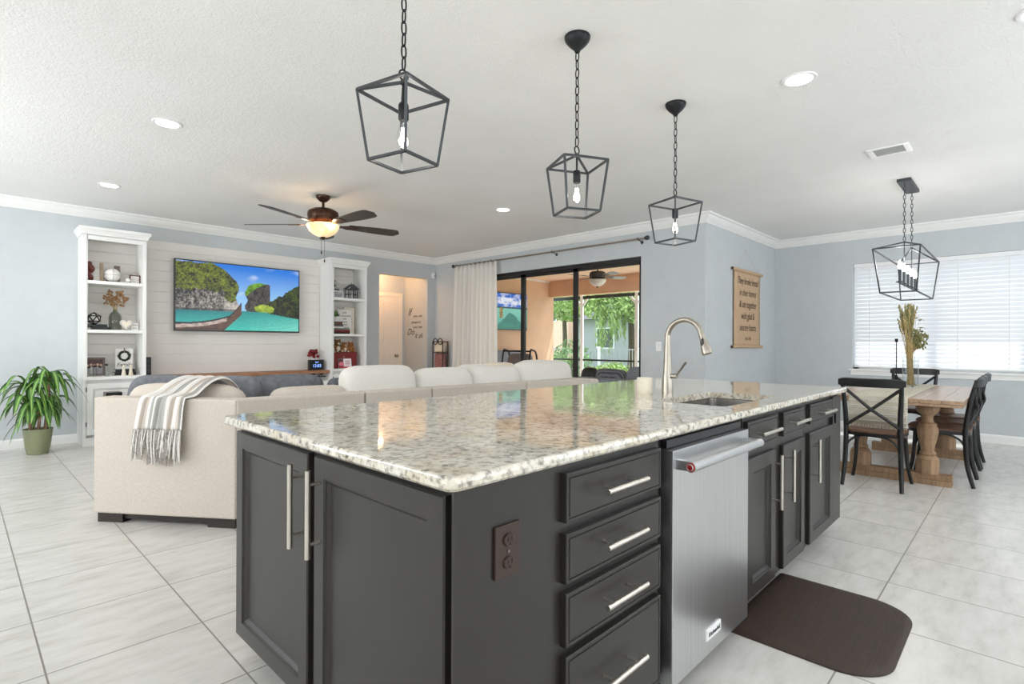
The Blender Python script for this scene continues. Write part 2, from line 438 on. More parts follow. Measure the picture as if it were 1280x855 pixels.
def copy_tree(o, parent=None):
    c = o.copy(); COL.objects.link(c); ORG[c.name] = ORG[o.name]
    if parent is not None: c.parent = parent
    for ch in kids(o): copy_tree(ch, c)
    return c
def text_mesh(name, body, size, mat4, m, parent=None, shear=0.0, align='CENTER', ext=.0006, sx=1.0, space=1.0, off=0.0, into=None):
    cu = bpy.data.curves.new('lettering', 'FONT'); cu.body = body; cu.size = size; cu.shear = shear; cu.align_x = align
    cu.extrude = ext; cu.offset = off * size; cu.space_character = space
    to = bpy.data.objects.new('lettering', cu); COL.objects.link(to)
    dg = bpy.context.evaluated_depsgraph_get(); me = bpy.data.meshes.new_from_object(to.evaluated_get(dg))
    mb = into or MB(); mm = mat4 @ Matrix.Diagonal((sx, 1, 1, 1))
    mb.add([v.co.copy() for v in me.vertices], [tuple(p.vertices) for p in me.polygons], mm)
    bpy.data.objects.remove(to); bpy.data.curves.remove(cu); bpy.data.meshes.remove(me)
    if into: return None
    return mb.build(name, m, parent, smooth=False, fix=False)
def FR(loc, xa, ya):
    """frame matrix: local x along xa, local y along ya"""
    xa, ya = Vector(xa).normalized(), Vector(ya).normalized(); za = xa.cross(ya)
    return Matrix(((xa.x, ya.x, za.x, loc[0]), (xa.y, ya.y, za.y, loc[1]), (xa.z, ya.z, za.z, loc[2]), (0, 0, 0, 1)))
def spline(pts, n=8):
    pts = [Vector(p) for p in pts]; out = []
    for i in range(len(pts) - 1):
        p0 = pts[max(i - 1, 0)]; p1 = pts[i]; p2 = pts[i + 1]; p3 = pts[min(i + 2, len(pts) - 1)]
        for k in range(n):
            t_ = k / n
            out.append(.5 * (2 * p1 + (p2 - p0) * t_ + (2 * p0 - 5 * p1 + 4 * p2 - p3) * t_ ** 2 + (3 * p1 - p0 - 3 * p2 + p3) * t_ ** 3))
    out.append(pts[-1]); return out
def picture(name, x, y, fn, mat4, nx, ny, m, parent):
    """a flat x-by-y picture with colours from fn(u, v)"""
    mb = MB(); mb.grid(lambda u, v: mat4 @ Vector((u * x, v * y, 0)), nx, ny)
    cols = [fn(i / nx, j / ny) for j in range(ny + 1) for i in range(nx + 1)]
    return mb.build(name, m, parent, smooth=False, fix=False, pic=cols)

# ================================================================== the room
XW, YT, XS, YR, ZC = 8.66, 7.97, 6.21, 2.77, 2.743          # window wall, TV wall, slider wall, return wall, ceiling
XN, YN, YH = -3.9, -3.2, 8.69                                # walls behind the camera, hall end
L = [(XN, YN), (XW, YN), (XW, YR), (XS, YR), (XS, YT), (6.04, YT), (6.04, YH), (4.3, YH), (4.3, YT), (XN, YT)]
b = MB(); b.prism(L, -.12, 0, 'z'); struct('floor', b, 'floor_tile')
b = MB(); b.prism(L, ZC, ZC + .12, 'z'); struct('ceiling', b, 'ceiling_texture')
T = .14
b = MB(); b.box(XN - T, 5.018, YT, YT + T, 0, ZC); b.box(5.018, 6.036, YT, YT + T, 2.365, ZC); b.box(6.036, XS, YT, YT + T, 0, ZC)
struct('wall_left', b, 'wall_paint')
SY0, SY1, SZ = 3.635, 6.86, 2.325
b = MB(); b.box(XS, XS + T, YR + T, SY0, 0, ZC); b.box(XS, XS + T, SY0, SY1, SZ, ZC); b.box(XS, XS + T, SY1, YT + T, 0, ZC)
struct('wall_back', b, 'wall_paint')
b = MB(); b.box(XS, XW, YR, YR + T, 0, ZC); struct('wall_return', b, 'wall_paint')
WY0, WY1, WZ0, WZ1 = -.075, 1.745, .845, 2.30
b = MB(); b.box(XW, XW + T, YN, WY0, 0, ZC); b.box(XW, XW + T, WY1, YR + T, 0, ZC); b.box(XW, XW + T, WY0, WY1, 0, WZ0); b.box(XW, XW + T, WY0, WY1, WZ1, ZC)
struct('wall_right', b, 'wall_paint')
b = MB(); b.box(XN - T, XW + T, YN - T, YN, 0, ZC); struct('wall_front', b, 'wall_paint')
b = MB(); b.box(XN - T, XN, YN, YT, 0, ZC); struct('wall_side', b, 'wall_paint')
# hall walls
b = MB(); b.box(4.2, 6.3, YH, YH + .1, 0, ZC); struct('wall_hall', b, 'wall_paint')
b = MB(); b.box(6.04, 6.18, YT + T, YH, 0, ZC); struct('wall_hall_right', b, 'wall_paint')
b = MB(); b.box(4.2, 4.3, YT + T, YH, 0, ZC); struct('wall_hall_left', b, 'wall_paint')
# mouldings swept along the walls
def sweep(path, prof, closed=False):
    mb = MB(); P = [Vector((p[0], p[1], 0)) for p in path]; n = len(P); rows = []
    for i in range(n):
        def nrm(a, c):
            d = (c - a).normalized(); return Vector((d.y, -d.x, 0))          # room lies to the right of the path
        n1 = nrm(P[i - 1], P[i]) if i > 0 else nrm(P[i], P[i + 1]); n2 = nrm(P[i], P[i + 1]) if i < n - 1 else n1
        mt = n1 + n2; mt = mt / (1 + n1.dot(n2)); rows.append([P[i] + mt * d + Vector((0, 0, z)) for d, z in prof])
    k = len(prof); vs = [p for r in rows for p in r]; fs = []
    for i in range(n - 1):
        for j in range(k): fs.append((i * k + j, i * k + (j + 1) % k, (i + 1) * k + (j + 1) % k, (i + 1) * k + j))
    fs += [tuple(range(k))[::-1], tuple((n - 1) * k + j for j in range(k))]
    return mb.add(vs, fs)
crown = [(0, 2.632), (.012, 2.632), (.016, 2.645), (.022, 2.65), (.040, 2.668), (.058, 2.692), (.068, 2.715), (.078, 2.720), (.092, 2.724), (.092, ZC), (0, ZC)]
struct('trim_1', sweep([(XN, YT), (XS, YT), (XS, YR), (XW, YR), (XW, YN)], crown), 'white_paint')
base = [(0, 0), (.014, 0), (.014, .085), (.009, .098), (.004, .105), (0, .105)]
struct('baseboard_left', sweep([(XN, YT), (.99, YT)], base), 'white_paint')
struct('baseboard_middle', sweep([(4.56, YT), (5.016, YT)], base), 'white_paint')
struct('baseboard_back', sweep([(6.04, YT), (XS, YT), (XS, SY1 + .01)], base), 'white_paint')
struct('baseboard_right', sweep([(XS, SY0 - .01), (XS, YR), (XW, YR), (XW, YN)], base), 'white_paint')
struct('baseboard_hall', sweep([(6.04, YH - .0), (6.04, YT + T)], base), 'white_paint')
# window and its sill
b = MB()
for y0, y1, z0, z1 in ((WY0, WY0 + .06, WZ0, WZ1), (WY1 - .06, WY1, WZ0, WZ1), (WY0, WY1, WZ0, WZ0 + .06), (WY0, WY1, WZ1 - .06, WZ1), (.80, .87, WZ0, WZ1)):
    b.box(XW + .07, XW + .12, y0, y1, z0, z1)
win = struct('window_1', b, 'plastic_white')
b = MB(); b.box(XW + .09, XW + .096, WY0 + .05, WY1 - .05, WZ0 + .05, WZ1 - .05); b.build('window_pane', 'pane', win, smooth=False)
b = MB(); b.box(XW - .045, XW + .07, WY0 - .04, WY1 + .04, WZ0 - .025, WZ0, .006); b.box(XW - .018, XW + .001, WY0 - .02, WY1 + .02, WZ0 - .085, WZ0 - .025, .004)
b.build('window_sill', 'white_paint', win)
# blinds
t = thing('window_blinds', 'white horizontal slat blinds lowered over the dining window', 'blinds', (XW, .83, WZ0 + .02))
n = 25; z0, z1 = WZ0 + .078, WZ1 - .078
b = MB()
for i in range(n):
    z = z0 + (z1 - z0) * i / (n - 1)
    a = math.radians(71 if i > 5 else 57)
    vs = []; dx, dz = .032 * math.cos(a), .032 * math.sin(a)
    for y in (WY0 + .012, WY1 - .012):
        for sx_, sh in ((-1, 0), (0, .007), (1, 0)): vs.append((XW + .035 + sx_ * dx, y, z + sx_ * dz + sh))
    vs2 = [(x, y, zz - .0025) for x, y, zz in vs]
    b.add(vs + vs2, [(0, 1, 4, 3), (1, 2, 5, 4), (6, 9, 10, 7), (7, 10, 11, 8), (0, 3, 9, 6), (2, 8, 11, 5), (0, 6, 7, 1), (1, 7, 8, 2), (3, 4, 10, 9), (4, 5, 11, 10)])
o = b.build('slats', 'blind_slat', t, smooth=False)
b = MB(); b.box(XW + .006, XW + .062, WY0 + .008, WY1 - .008, WZ1 - .055, WZ1 - .003, .004); b.build('headrail', 'plastic_white', t)
b = MB(); b.box(XW + .010, XW + .060, WY0 + .012, WY1 - .012, WZ0 + .022, WZ0 + .044, .006); b.build('bottom_rail', 'plastic_white', t)
for y in (.15, .62, 1.05, 1.55):
    b = MB(); b.box(XW + .002, XW + .004, y - .003, y + .003, WZ0 + .03, WZ1 - .03); b.build('ladder_cord', 'plastic_white', t, smooth=False)
# sliding door: dark bronze frame, three leaves
FX = XS + .085
b = MB()
b.box(FX - .04, FX + .05, SY0, SY1, SZ - .055, SZ); b.box(FX - .04, FX + .05, SY0, SY1, -.001, .03); b.box(FX - .04, FX + .05, SY0, SY0 + .03, .03, SZ - .055); b.box(FX - .04, FX + .05, SY1 - .03, SY1, .03, SZ - .055)
dr = struct('door_1', b, 'bronze_frame')
for i, (y0, y1, dx) in enumerate(((SY0 + .03, 4.79, -.012), (4.73, 5.82, .012), (5.76, SY1 - .03, -.012))):
    b = MB(); X0, X1 = FX + dx - .011, FX + dx + .011
    sw = .075 if i else .03
    b.box(X0, X1, y0, y0 + sw, .03, SZ - .055); b.box(X0, X1, y1 - (.085 if i == 0 else .06), y1, .03, SZ - .055)
    b.box(X0, X1, y0, y1, SZ - .10, SZ - .055); b.box(X0, X1, y0, y1, .03, .11)
    lf = b.build('door_leaf', 'bronze_frame', dr, smooth=False)
    b = MB(); b.box(FX + dx - .003, FX + dx + .003, y0 + .02, y1 - .04, .1, SZ - .09); b.build('glass', 'pane', lf, smooth=False)
# hall door, six panels, with casing
b = MB(); dx0, dx1, dz1 = 5.14, 5.90, 2.05
b.box(dx0 - .075, dx0, YH - .02, YH, 0, dz1 + .075); b.box(dx1, dx1 + .075, YH - .02, YH, 0, dz1 + .075); b.box(dx0, dx1, YH - .02, YH, dz1, dz1 + .075)
d2 = struct('door_2', b, 'door_paint')
b = MB(); b.box(dx0, dx1, YH - .012, YH - .002, .01, dz1)
for xa, xb in ((dx0 + .10, dx0 + .34), (dx0 + .42, dx1 - .10)):
    for za, zb in ((.2, .62), (.78, 1.55), (1.68, 1.93)):
        for q in range(2):
            e = q * .03
            b.box(xa + e, xb - e, YH - .017 - q * .003, YH - .011, za + e, zb - e, .004, 1)
lf = b.build('door_leaf', 'door_paint', d2)
b = MB(); b.lathe([(.0, 0), (.03, 0), (.03, .006), (.012, .012), (.012, .035), (.026, .045), (.030, .06), (.02, .074), (0, .076)], mat=FR((dx1 - .07, YH - .012, .93), (1, 0, 0), (0, 0, 1)))
b.build('door_knob', 'nickel', lf)
# lettering on the hall wall
wl_ = MB()
rt = thing('wall_lettering', 'dark script lettering stuck on the hallway wall beside the white door', 'wall decal', (6.04, 8.35, 1.36))
for body, y, z, size, sx in (('If', 8.53, 1.70, .20, 1), ('you can', 8.27, 1.665, .07, 1.3), ('dream it', 8.33, 1.545, .07, 1.2), ('you can', 8.27, 1.455, .07, 1.3), ('Do', 8.49, 1.33, .17, 1), ('it all', 8.24, 1.27, .14, 1.0)):
    text_mesh('lettering', body, size, FR((6.038, y, z), (0, -1, 0), (0, 0, 1)), 'ink', rt, shear=.35, sx=sx, into=wl_)
wl_.build('lettering', 'ink', rt, smooth=False, fix=False)

# ================================================================== kitchen island
C_X0, C_X1, C_Y0, C_Y1, C_Z0, C_Z1 = .68, 3.945, .82, 2.13, .875, .906
YF, XF = .835, .723
def rrect(x0, x1, y0, y1, r, n=6, rr=None):
    pts = []; rr = rr or (r, r, r, r)
    for (cx, cy, a0), q in zip(((x0, y0, PI), (x1, y0, 1.5 * PI), (x1, y1, 0), (x0, y1, .5 * PI)), rr):
        px, py = cx + (q if cx == x0 else -q), cy + (q if cy == y0 else -q)
        for k in range(n + 1):
            a = a0 + .5 * PI * k / n; pts.append((px + q * math.cos(a), py + q * math.sin(a)))
    return pts
# granite top with the sink cut-out: rings of the outline joined to rings of the hole
SKX0, SKX1, SKY0, SKY1 = 2.30, 2.965, .935, 1.285
def slab(outer, hole, z0, z1, r):
    bm = bmesh.new()
    def ring(poly, z): return [bm.verts.new((p[0], p[1], z)) for p in poly]
    n = len(outer)
    def inset(poly, d):
        m_ = len(poly); out = []
        for i in range(m_):
            a, c_, e = Vector(poly[i - 1]), Vector(poly[i]), Vector(poly[(i + 1) % m_])
            d1, d2 = (c_ - a).normalized(), (e - c_).normalized(); t_ = (d1 + d2).normalized(); out.append((c_.x - t_.y * d, c_.y + t_.x * d))
        return out
    layers = [ring(inset(outer, r), z0), ring(outer, z0 + r), ring(outer, z1 - r), ring(inset(outer, r * .3), z1 - r * .3), ring(inset(outer, r), z1)]
    for a, c_ in zip(layers, layers[1:]):
        for i in range(n): bm.faces.new((a[i], a[(i + 1) % n], c_[(i + 1) % n], c_[i]))
    ht, hb = ring(hole, z1), ring(hole, z0); k = len(hole)
    for i in range(k): bm.faces.new((ht[i], ht[(i + 1) % k], hb[(i + 1) % k], hb[i]))
    bm.verts.ensure_lookup_table()
    def edges(r_): return [bm.edges.get((r_[i], r_[(i + 1) % len(r_)])) for i in range(len(r_))]
    bmesh.ops.triangle_fill(bm, edges=edges(layers[-1]) + edges(ht), use_beauty=True)
    bmesh.ops.triangle_fill(bm, edges=edges(layers[0]) + edges(hb), use_beauty=True)
    bm.verts.index_update(); mb = MB(); mb.add([v.co.copy() for v in bm.verts], [tuple(v.index for v in f.verts) for f in bm.faces]); bm.free(); return mb
ct = slab(rrect(C_X0, C_X1, C_Y0, C_Y1, .03), rrect(SKX0, SKX1, SKY0, SKY1, .03), C_Z0, C_Z1, .007).build('countertop', 'granite', smooth=True, angle=25)
for p_ in ct.data.polygons:
    if abs(p_.normal.z) > .999: p_.use_smooth = False
tag(ct, 'long speckled cream granite countertop on the dark kitchen island', 'countertop')
def mY(y): return lambda u, v, q: (u, y - q, v)              # face looking to -y, q points out
def mX(x): return lambda u, v, q: (x - q, u, v)              # face looking to -x
def panel_door(mp, u0, u1, v0, v1, th=.021):
    mb = MB(); lv = [(0, -th), (0, -.004), (.004, 0), (.058, 0), (.061, -.006), (.066, -.007), (.076, -.016), (.085, -.016)]
    rings = [[mp(u0 + d, v0 + d, q), mp(u1 - d, v0 + d, q), mp(u1 - d, v1 - d, q), mp(u0 + d, v1 - d, q)] for d, q in lv]
    vs = [p for r in rings for p in r]; fs = [(0, 1, 2, 3), tuple((len(lv) - 1) * 4 + k for k in range(4))]
    for i in range(len(lv) - 1):
        for k in range(4): fs.append((i * 4 + k, i * 4 + (k + 1) % 4, (i + 1) * 4 + (k + 1) % 4, (i + 1) * 4 + k))
    return mb.add(vs, fs)
def slab_front(mp, u0, u1, v0, v1, th=.021):
    mb = MB(); lv = [(0, -th), (0, -.002), (.002, 0), (.009, 0), (.0105, -.003), (.013, -.003), (.0145, 0), (.02, 0)]
    rings = [[mp(u0 + d, v0 + d, q), mp(u1 - d, v0 + d, q), mp(u1 - d, v1 - d, q), mp(u0 + d, v1 - d, q)] for d, q in lv]
    vs = [p for r in rings for p in r]; fs = [(0, 1, 2, 3), tuple((len(lv) - 1) * 4 + k for k in range(4))]
    for i in range(len(lv) - 1):
        for k in range(4): fs.append((i * 4 + k, i * 4 + (k + 1) % 4, (i + 1) * 4 + (k + 1) % 4, (i + 1) * 4 + k))
    return mb.add(vs, fs)
def bar_handle(mp, u0, v0, u1, v1, r=.0078, out=.036, ins=.16):
    mb = MB(); a, c_ = Vector(mp(u0, v0, out)), Vector(mp(u1, v1, out)); mb.rod(a, c_, r, 12)
    for f in (ins, 1 - ins):
        uu, vv = u0 + (u1 - u0) * f, v0 + (v1 - v0) * f; mb.rod(mp(uu, vv, -.002), mp(uu, vv, out), .0048, 10)
    return mb
KZ = .095                                                    # underside of the cabinet boxes
# shallow cabinet on the near end, two tall doors facing the camera's left
t = thing('end_cabinet', 'black cabinet on the near end of the island with two tall framed doors', 'kitchen cabinet', (.87, 1.48, 0))
b = MB(); b.box(XF + .021, .993, YF + .018, 2.115, KZ, C_Z0); b.box(XF + .075, .993, YF + .07, 2.06, 0, KZ); b.build('carcass', 'cabinet_black', t, smooth=False)
b = MB(); b.box(XF - .012, .99, YF + .010, YF + .018, KZ, C_Z0); b.build('side_panel', 'cabinet_black', t, smooth=False)
for u0, u1, hu in ((.893, 1.490, 1.452), (1.530, 2.105, 1.567)):
    d = panel_door(mX(XF), u0, u1, .10, .848).build('door', 'cabinet_black', t, angle=20)
    h = bar_handle(mX(XF), hu, .567, hu, .815).build('handle', 'brushed_handle', d)
o = thing('power_outlet', 'brown power outlet plate on the near black end panel of the island', 'power outlet', (.862, YF + .005, .65))
b = MB(); b.box(.822, .902, YF + .002, YF + .0099, .652, .770, .003); b.build('cover_plate', 'outlet_brown', o)
for z in (.684, .735):
    b = MB(); b.lathe([(.0, 0), (.017, 0), (.017, .004), (.015, .006), (0, .006)], mat=FR((.862, YF + .002, z), (1, 0, 0), (0, 0, 1)), sy=.85); r_ = b.build('receptacle', 'outlet_brown', o)
    b = MB()
    for dx, w_ in ((-.006, .002), (.006, .002)): b.box(.862 + dx - w_ / 2, .862 + dx + w_ / 2, YF - .0052, YF - .003, z - .001, z + .008)
    b.rod((.862, YF - .0052, z - .008), (.862, YF - .003, z - .008), .0025); b.build('slot', 'cabinet_gap', r_, smooth=False)
b = MB(); b.rod((.862, YF - .0005, .7095), (.862, YF + .003, .7095), .003); b.build('screw', 'nickel', o)
# four-drawer base
t = thing('drawer_cabinet', 'black island cabinet with a stack of four drawers left of the dishwasher', 'kitchen cabinet', (1.28, 1.16, 0))
b = MB(); b.box(.995, 1.572, YF + .021, 1.46, KZ, C_Z0); b.box(.995, 1.572, YF + .09, 1.46, 0, KZ); b.build('carcass', 'cabinet_black', t, smooth=False)
for v0, v1, hz in ((.720, .846, .781), (.565, .692, .632), (.404, .541, .474), (.105, .380, .262)):
    d = slab_front(mY(YF), 1.071, 1.555, v0, v1).build('drawer', 'cabinet_black', t, angle=20)
    bar_handle(mY(YF), 1.196, hz + .002, 1.402, hz + .002, out=.04, ins=.2).build('handle', 'brushed_handle', d)
# dishwasher
t = thing('dishwasher', 'stainless steel dishwasher built into the black island', 'dishwasher', (1.91, 1.14, 0))
b = MB(); b.box(1.574, 2.276, .862, 1.44, .02, C_Z0 - .002); b.build('tub_housing', 'cabinet_gap', t, smooth=False)
b = MB(); b.box(1.590, 2.232, .812, .86, .072, .833, .004); dp = b.build('door_panel', 'stainless', t)
b = MB(); b.box(1.60, 2.222, .84, .861, .836, .862); b.build('control_strip', 'plastic_black', t, smooth=False)
b = MB()
for i in range(9): b.box(1.576, 1.587, .8605, .863, .66 + i * .012, .665 + i * .012)
b.build('air_vent', 'plastic_black', t, smooth=False)
b = MB(); b.rod((1.597, .757, .789), (2.20, .757, .789), .0165, 20)
hn = b.build('handle', 'stainless', t)
for x in (1.616, 2.182):
    b = MB(); b.beam((x, .757, .789), (x, .8135, .789), .026, .03); b.build('handle_bracket', 'stainless', hn, smooth=False)
for x, d in ((1.597, -1), (2.20, 1)):
    b = MB(); b.lathe([(0, .005), (.012, .0045), (.0145, .003), (.0158, -.002)], mat=FR((x, .757, .789), (0, d, 0), (0, 0, 1)))
    cp = b.build('end_cap', 'red_trim', hn)
    b = MB(); b.torus((x + d * .0055, .757, .789), .010, .0016, 'x'); b.build('ring', 'stainless', cp)
b = MB(); b.box(1.835, 1.955, .806, .8125, .128, .166, .002); bd = b.build('badge', 'plastic_white', t)
text_mesh('lettering', 'KitchenAid', .021, FR((1.895, .8052, .140), (1, 0, 0), (0, 0, 1)), 'iron_grey', bd, sx=1.0)
# sink base: two false drawers over two doors
t = thing('sink_cabinet', 'black double door cabinet under the sink, right of the dishwasher', 'kitchen cabinet', (2.7, 1.16, 0))
b = MB(); b.box(2.279, 3.128, YF + .021, 1.46, KZ, .70); b.box(2.279, 3.128, YF + .021, YF + .05, .70, C_Z0); b.box(2.279, 2.295, YF + .05, 1.46, .70, C_Z0); b.box(3.112, 3.128, YF + .05, 1.46, .70, C_Z0); b.box(2.279, 3.128, YF + .09, 1.46, 0, KZ); b.build('carcass', 'cabinet_black', t, smooth=False)
for u0, u1, h0, h1 in ((2.291, 2.660, 2.315, 2.560), (2.748, 3.085, 2.705, 2.965)):
    d = slab_front(mY(YF), u0, u1, .735, .850).build('drawer', 'cabinet_black', t, angle=20)
    m0 = (u0 + u1) / 2; bar_handle(mY(YF), m0 - .12, .794, m0 + .12, .794, out=.038).build('handle', 'brushed_handle', d)
for u0, u1, hu in ((2.291, 2.635, 2.602), (2.748, 3.085, 2.782)):
    d = panel_door(mY(YF), u0, u1, .10, .692).build('door', 'cabinet_black', t, angle=20)
    bar_handle(mY(YF), hu, .425, hu, .672).build('handle', 'brushed_handle', d)
t = thing('base_cabinet', 'black single door cabinet at the far dining end of the island', 'kitchen cabinet', (3.48, 1.16, 0))
b = MB(); b.box(3.132, 3.842, YF + .021, 1.46, KZ, C_Z0); b.box(3.132, 3.78, YF + .09, 1.46, 0, KZ); b.build('carcass', 'cabinet_black', t, smooth=False)
d = slab_front(mY(YF), 3.183, 3.645, .748, .852).build('drawer', 'cabinet_black', t, angle=20)
bar_handle(mY(YF), 3.30, .797, 3.56, .797, out=.038).build('handle', 'brushed_handle', d)
d = panel_door(mY(YF), 3.183, 3.645, .10, .698).build('door', 'cabinet_black', t, angle=20)
bar_handle(mY(YF), 3.225, .435, 3.225, .665).build('handle', 'brushed_handle', d)
b = MB(); b.box(3.66, 3.842, YF + .004, YF + .021, .10, .86); b.build('filler_panel', 'cabinet_black', t, smooth=False)
b = MB(); b.box(3.700, 3.722, YF - .004, YF + .0035, .70, .76, .001); b.build('switch_plate', 'plastic_black', t)
b = MB(); b.box(.995, 3.842, 1.462, 2.09, KZ, C_Z0 - .001); b.box(1.0, 3.78, 1.47, 2.03, 0, KZ); ib = b.build('island_back', 'cabinet_black', smooth=False)
tag(ib, 'plain black panelled back half of the island facing the sofa', 'island base')
# sink and faucet
t = thing('kitchen_sink', 'undermount stainless sink set into the granite island top', 'sink', ((SKX0 + SKX1) / 2, 1.11, .71))
mb = MB()
lv = [(.0, C_Z0 - .0015), (.012, C_Z0 - .0015), (.012, .873), (.0, .871), (.004, .73), (.03, .712), (.12, .708)]
rings = [rrect(SKX0 - .012 - (d if i < 3 else -d), SKX1 + .012 + (d if i < 3 else -d), SKY0 - .012 - (d if i < 3 else -d), SKY1 + .012 + (d if i < 3 else -d), .04) for i, (d, z) in enumerate(lv)]
nn = len(rings[0]); vs = [(p[0], p[1], z) for r, (d, z) in zip(rings, lv) for p in r]; fs = []
order = [2, 3, 4, 5, 6]
for a, c_ in zip([1] + order[:-1], order):
    for i in range(nn): fs.append((a * nn + i, a * nn + (i + 1) % nn, c_ * nn + (i + 1) % nn, c_ * nn + i))
fs.append(tuple(6 * nn + i for i in range(nn)))
for i in range(nn): fs.append((1 * nn + i, 1 * nn + (i + 1) % nn, 0 * nn + (i + 1) % nn, 0 * nn + i))
mb.add(vs, fs); mb.build('basin', 'steel_sink', t)
b = MB(); b.lathe([(0, .7095), (.03, .7095), (.045, .7115), (.045, .7085)], c=((SKX0 + SKX1) / 2, 1.11, 0)); b.build('drain', 'nickel', t)
t = thing('faucet', 'tall brushed nickel gooseneck pull-down faucet behind the sink', 'faucet', (2.659, 1.393, C_Z1))
b = MB(); b.lathe([(0, 0), (.030, 0), (.030, .004), (.029, .05), (.026, .09), (.0225, .125), (.0222, .127), (.0195, .20), (.0155, .29), (.014, .33)], c=(2.659, 1.393, C_Z1)); b.build('body', 'nickel', t)
arc = [(2.659, 1.393, 1.19)] + [(2.659, 1.393 - .094 + .094 * math.cos(a), 1.212 + .092 * math.sin(a)) for a in [PI * k / 16 * .93 for k in range(17)]]
b = MB(); b.tube(arc, .0138, 14); b.build('spout', 'nickel', t)
e = Vector(arc[-1]); dn = (Vector(arc[-1]) - Vector(arc[-2])).normalized()
b = MB(); b.tube([e, e + dn * .006, e + dn * .012, e + dn * .035, e + dn * .085, e + dn * .11, e + dn * .114], [.014, .0155, .0145, .017, .026, .0265, .022], 18); sh = b.build('spray_head', 'nickel', t)
b = MB(); b.sphere(e + dn * .05 + Vector((-.019, 0, .0)), (.005, .009, .022), 12, 8); b.build('spray_button', 'plastic_black', sh)
b = MB(); b.tube([(2.659, 1.37, 1.005), (2.659, 1.348, 1.005), (2.659, 1.338, 1.006)], [.011, .014, .012], 14); b.tube([(2.659, 1.340, 1.012), (2.659, 1.318, 1.04), (2.659, 1.297, 1.07), (2.659, 1.287, 1.08)], [.007, .0075, .009, .007], 12, flat=.7); b.build('lever_handle', 'nickel', t)
b = MB(); b.sphere((2.659, 1.3765, 1.03), (.004, .004, .011), 10, 8); b.build('sensor', 'plastic_black', t)
t = thing('candle_jar', 'small cream candle jar on the granite beside the faucet', 'candle jar', (2.605, 1.50, C_Z1))
b = MB(); b.lathe([(0, 0), (.037, 0), (.040, .004), (.041, .082), (.0385, .086), (.036, .084), (.036, .07), (0, .07)], c=(2.605, 1.50, C_Z1)); b.build('jar', 'cream', t)
b = MB(); b.lathe([(0, .0705), (.035, .0705), (.035, .073), (0, .074)], c=(2.605, 1.50, C_Z1)); b.rod((2.605, 1.50, C_Z1 + .072), (2.606, 1.50, C_Z1 + .08), .001, 6); b.build('wax', 'paper', t)
# rubber mat
mp_ = rrect(2.20, 2.935, .34, .905, .2, 10, (.17, .17, .005, .005))
b = MB(); n = len(mp_); cx, cy = 2.57, .62
def ins(d): return [(cx + (p[0] - cx) * (1 - d / .3), cy + (p[1] - cy) * (1 - d / .28)) for p in mp_]
vs = [(p[0], p[1], 0) for p in mp_] + [(p[0], p[1], .006) for p in mp_] + [(p[0], p[1], .014) for p in ins(.012)] + [(p[0], p[1], .014) for p in ins(.03)]
fs = [tuple(range(n))[::-1], tuple(3 * n + i for i in range(n))]
for k in range(3):
    for i in range(n): fs.append((k * n + i, k * n + (i + 1) % n, (k + 1) * n + (i + 1) % n, (k + 1) * n + i))
b.add(vs, fs); o = b.build('kitchen_mat', 'mat_rubber'); tag(o, 'dark brown round-cornered rubber mat on the tiles before the sink', 'floor mat')

# ================================================================== lamps
def chain(mb, p0, p1, ln, r, R):
    p0, p1 = Vector(p0), Vector(p1); d = p1 - p0; n_ = max(1, round(d.length / ln)); 
    for i in range(n_):
        c_ = p0 + d * ((i + .5) / n_); h = d.length / n_ * .5 + r * .8
        pts = []
        for k in range(14):
            a = 2 * PI * k / 14; q = R * math.cos(a); z = math.copysign(abs(math.sin(a)) ** .7, math.sin(a)) * h
            pts.append(c_ + (Vector((q, 0, z)) if i % 2 else Vector((0, q, z))))
        mb.tube(pts, r, 6, closed=True)
def bulb(t, c, z, s=1.0, parent=None):
    x, y = c
    b = MB(); b.lathe([(.012 * s, z), (.014 * s, z - .012 * s), (.024 * s, z - .045 * s), (.031 * s, z - .08 * s), (.027 * s, z - .105 * s), (.014 * s, z - .122 * s), (0, z - .127 * s)], c=(x, y, 0)); g = b.build('bulb', 'bulb_glass', parent or t)
    b = MB()
    for k in range(6):
        a = PI * k / 3; b.rod((x + .008 * s * math.cos(a), y + .008 * s * math.sin(a), z - .035 * s), (x + .012 * s * math.cos(a), y + .012 * s * math.sin(a), z - .095 * s), .0022 * s, 5)
    b.build('filament', 'filament', g)
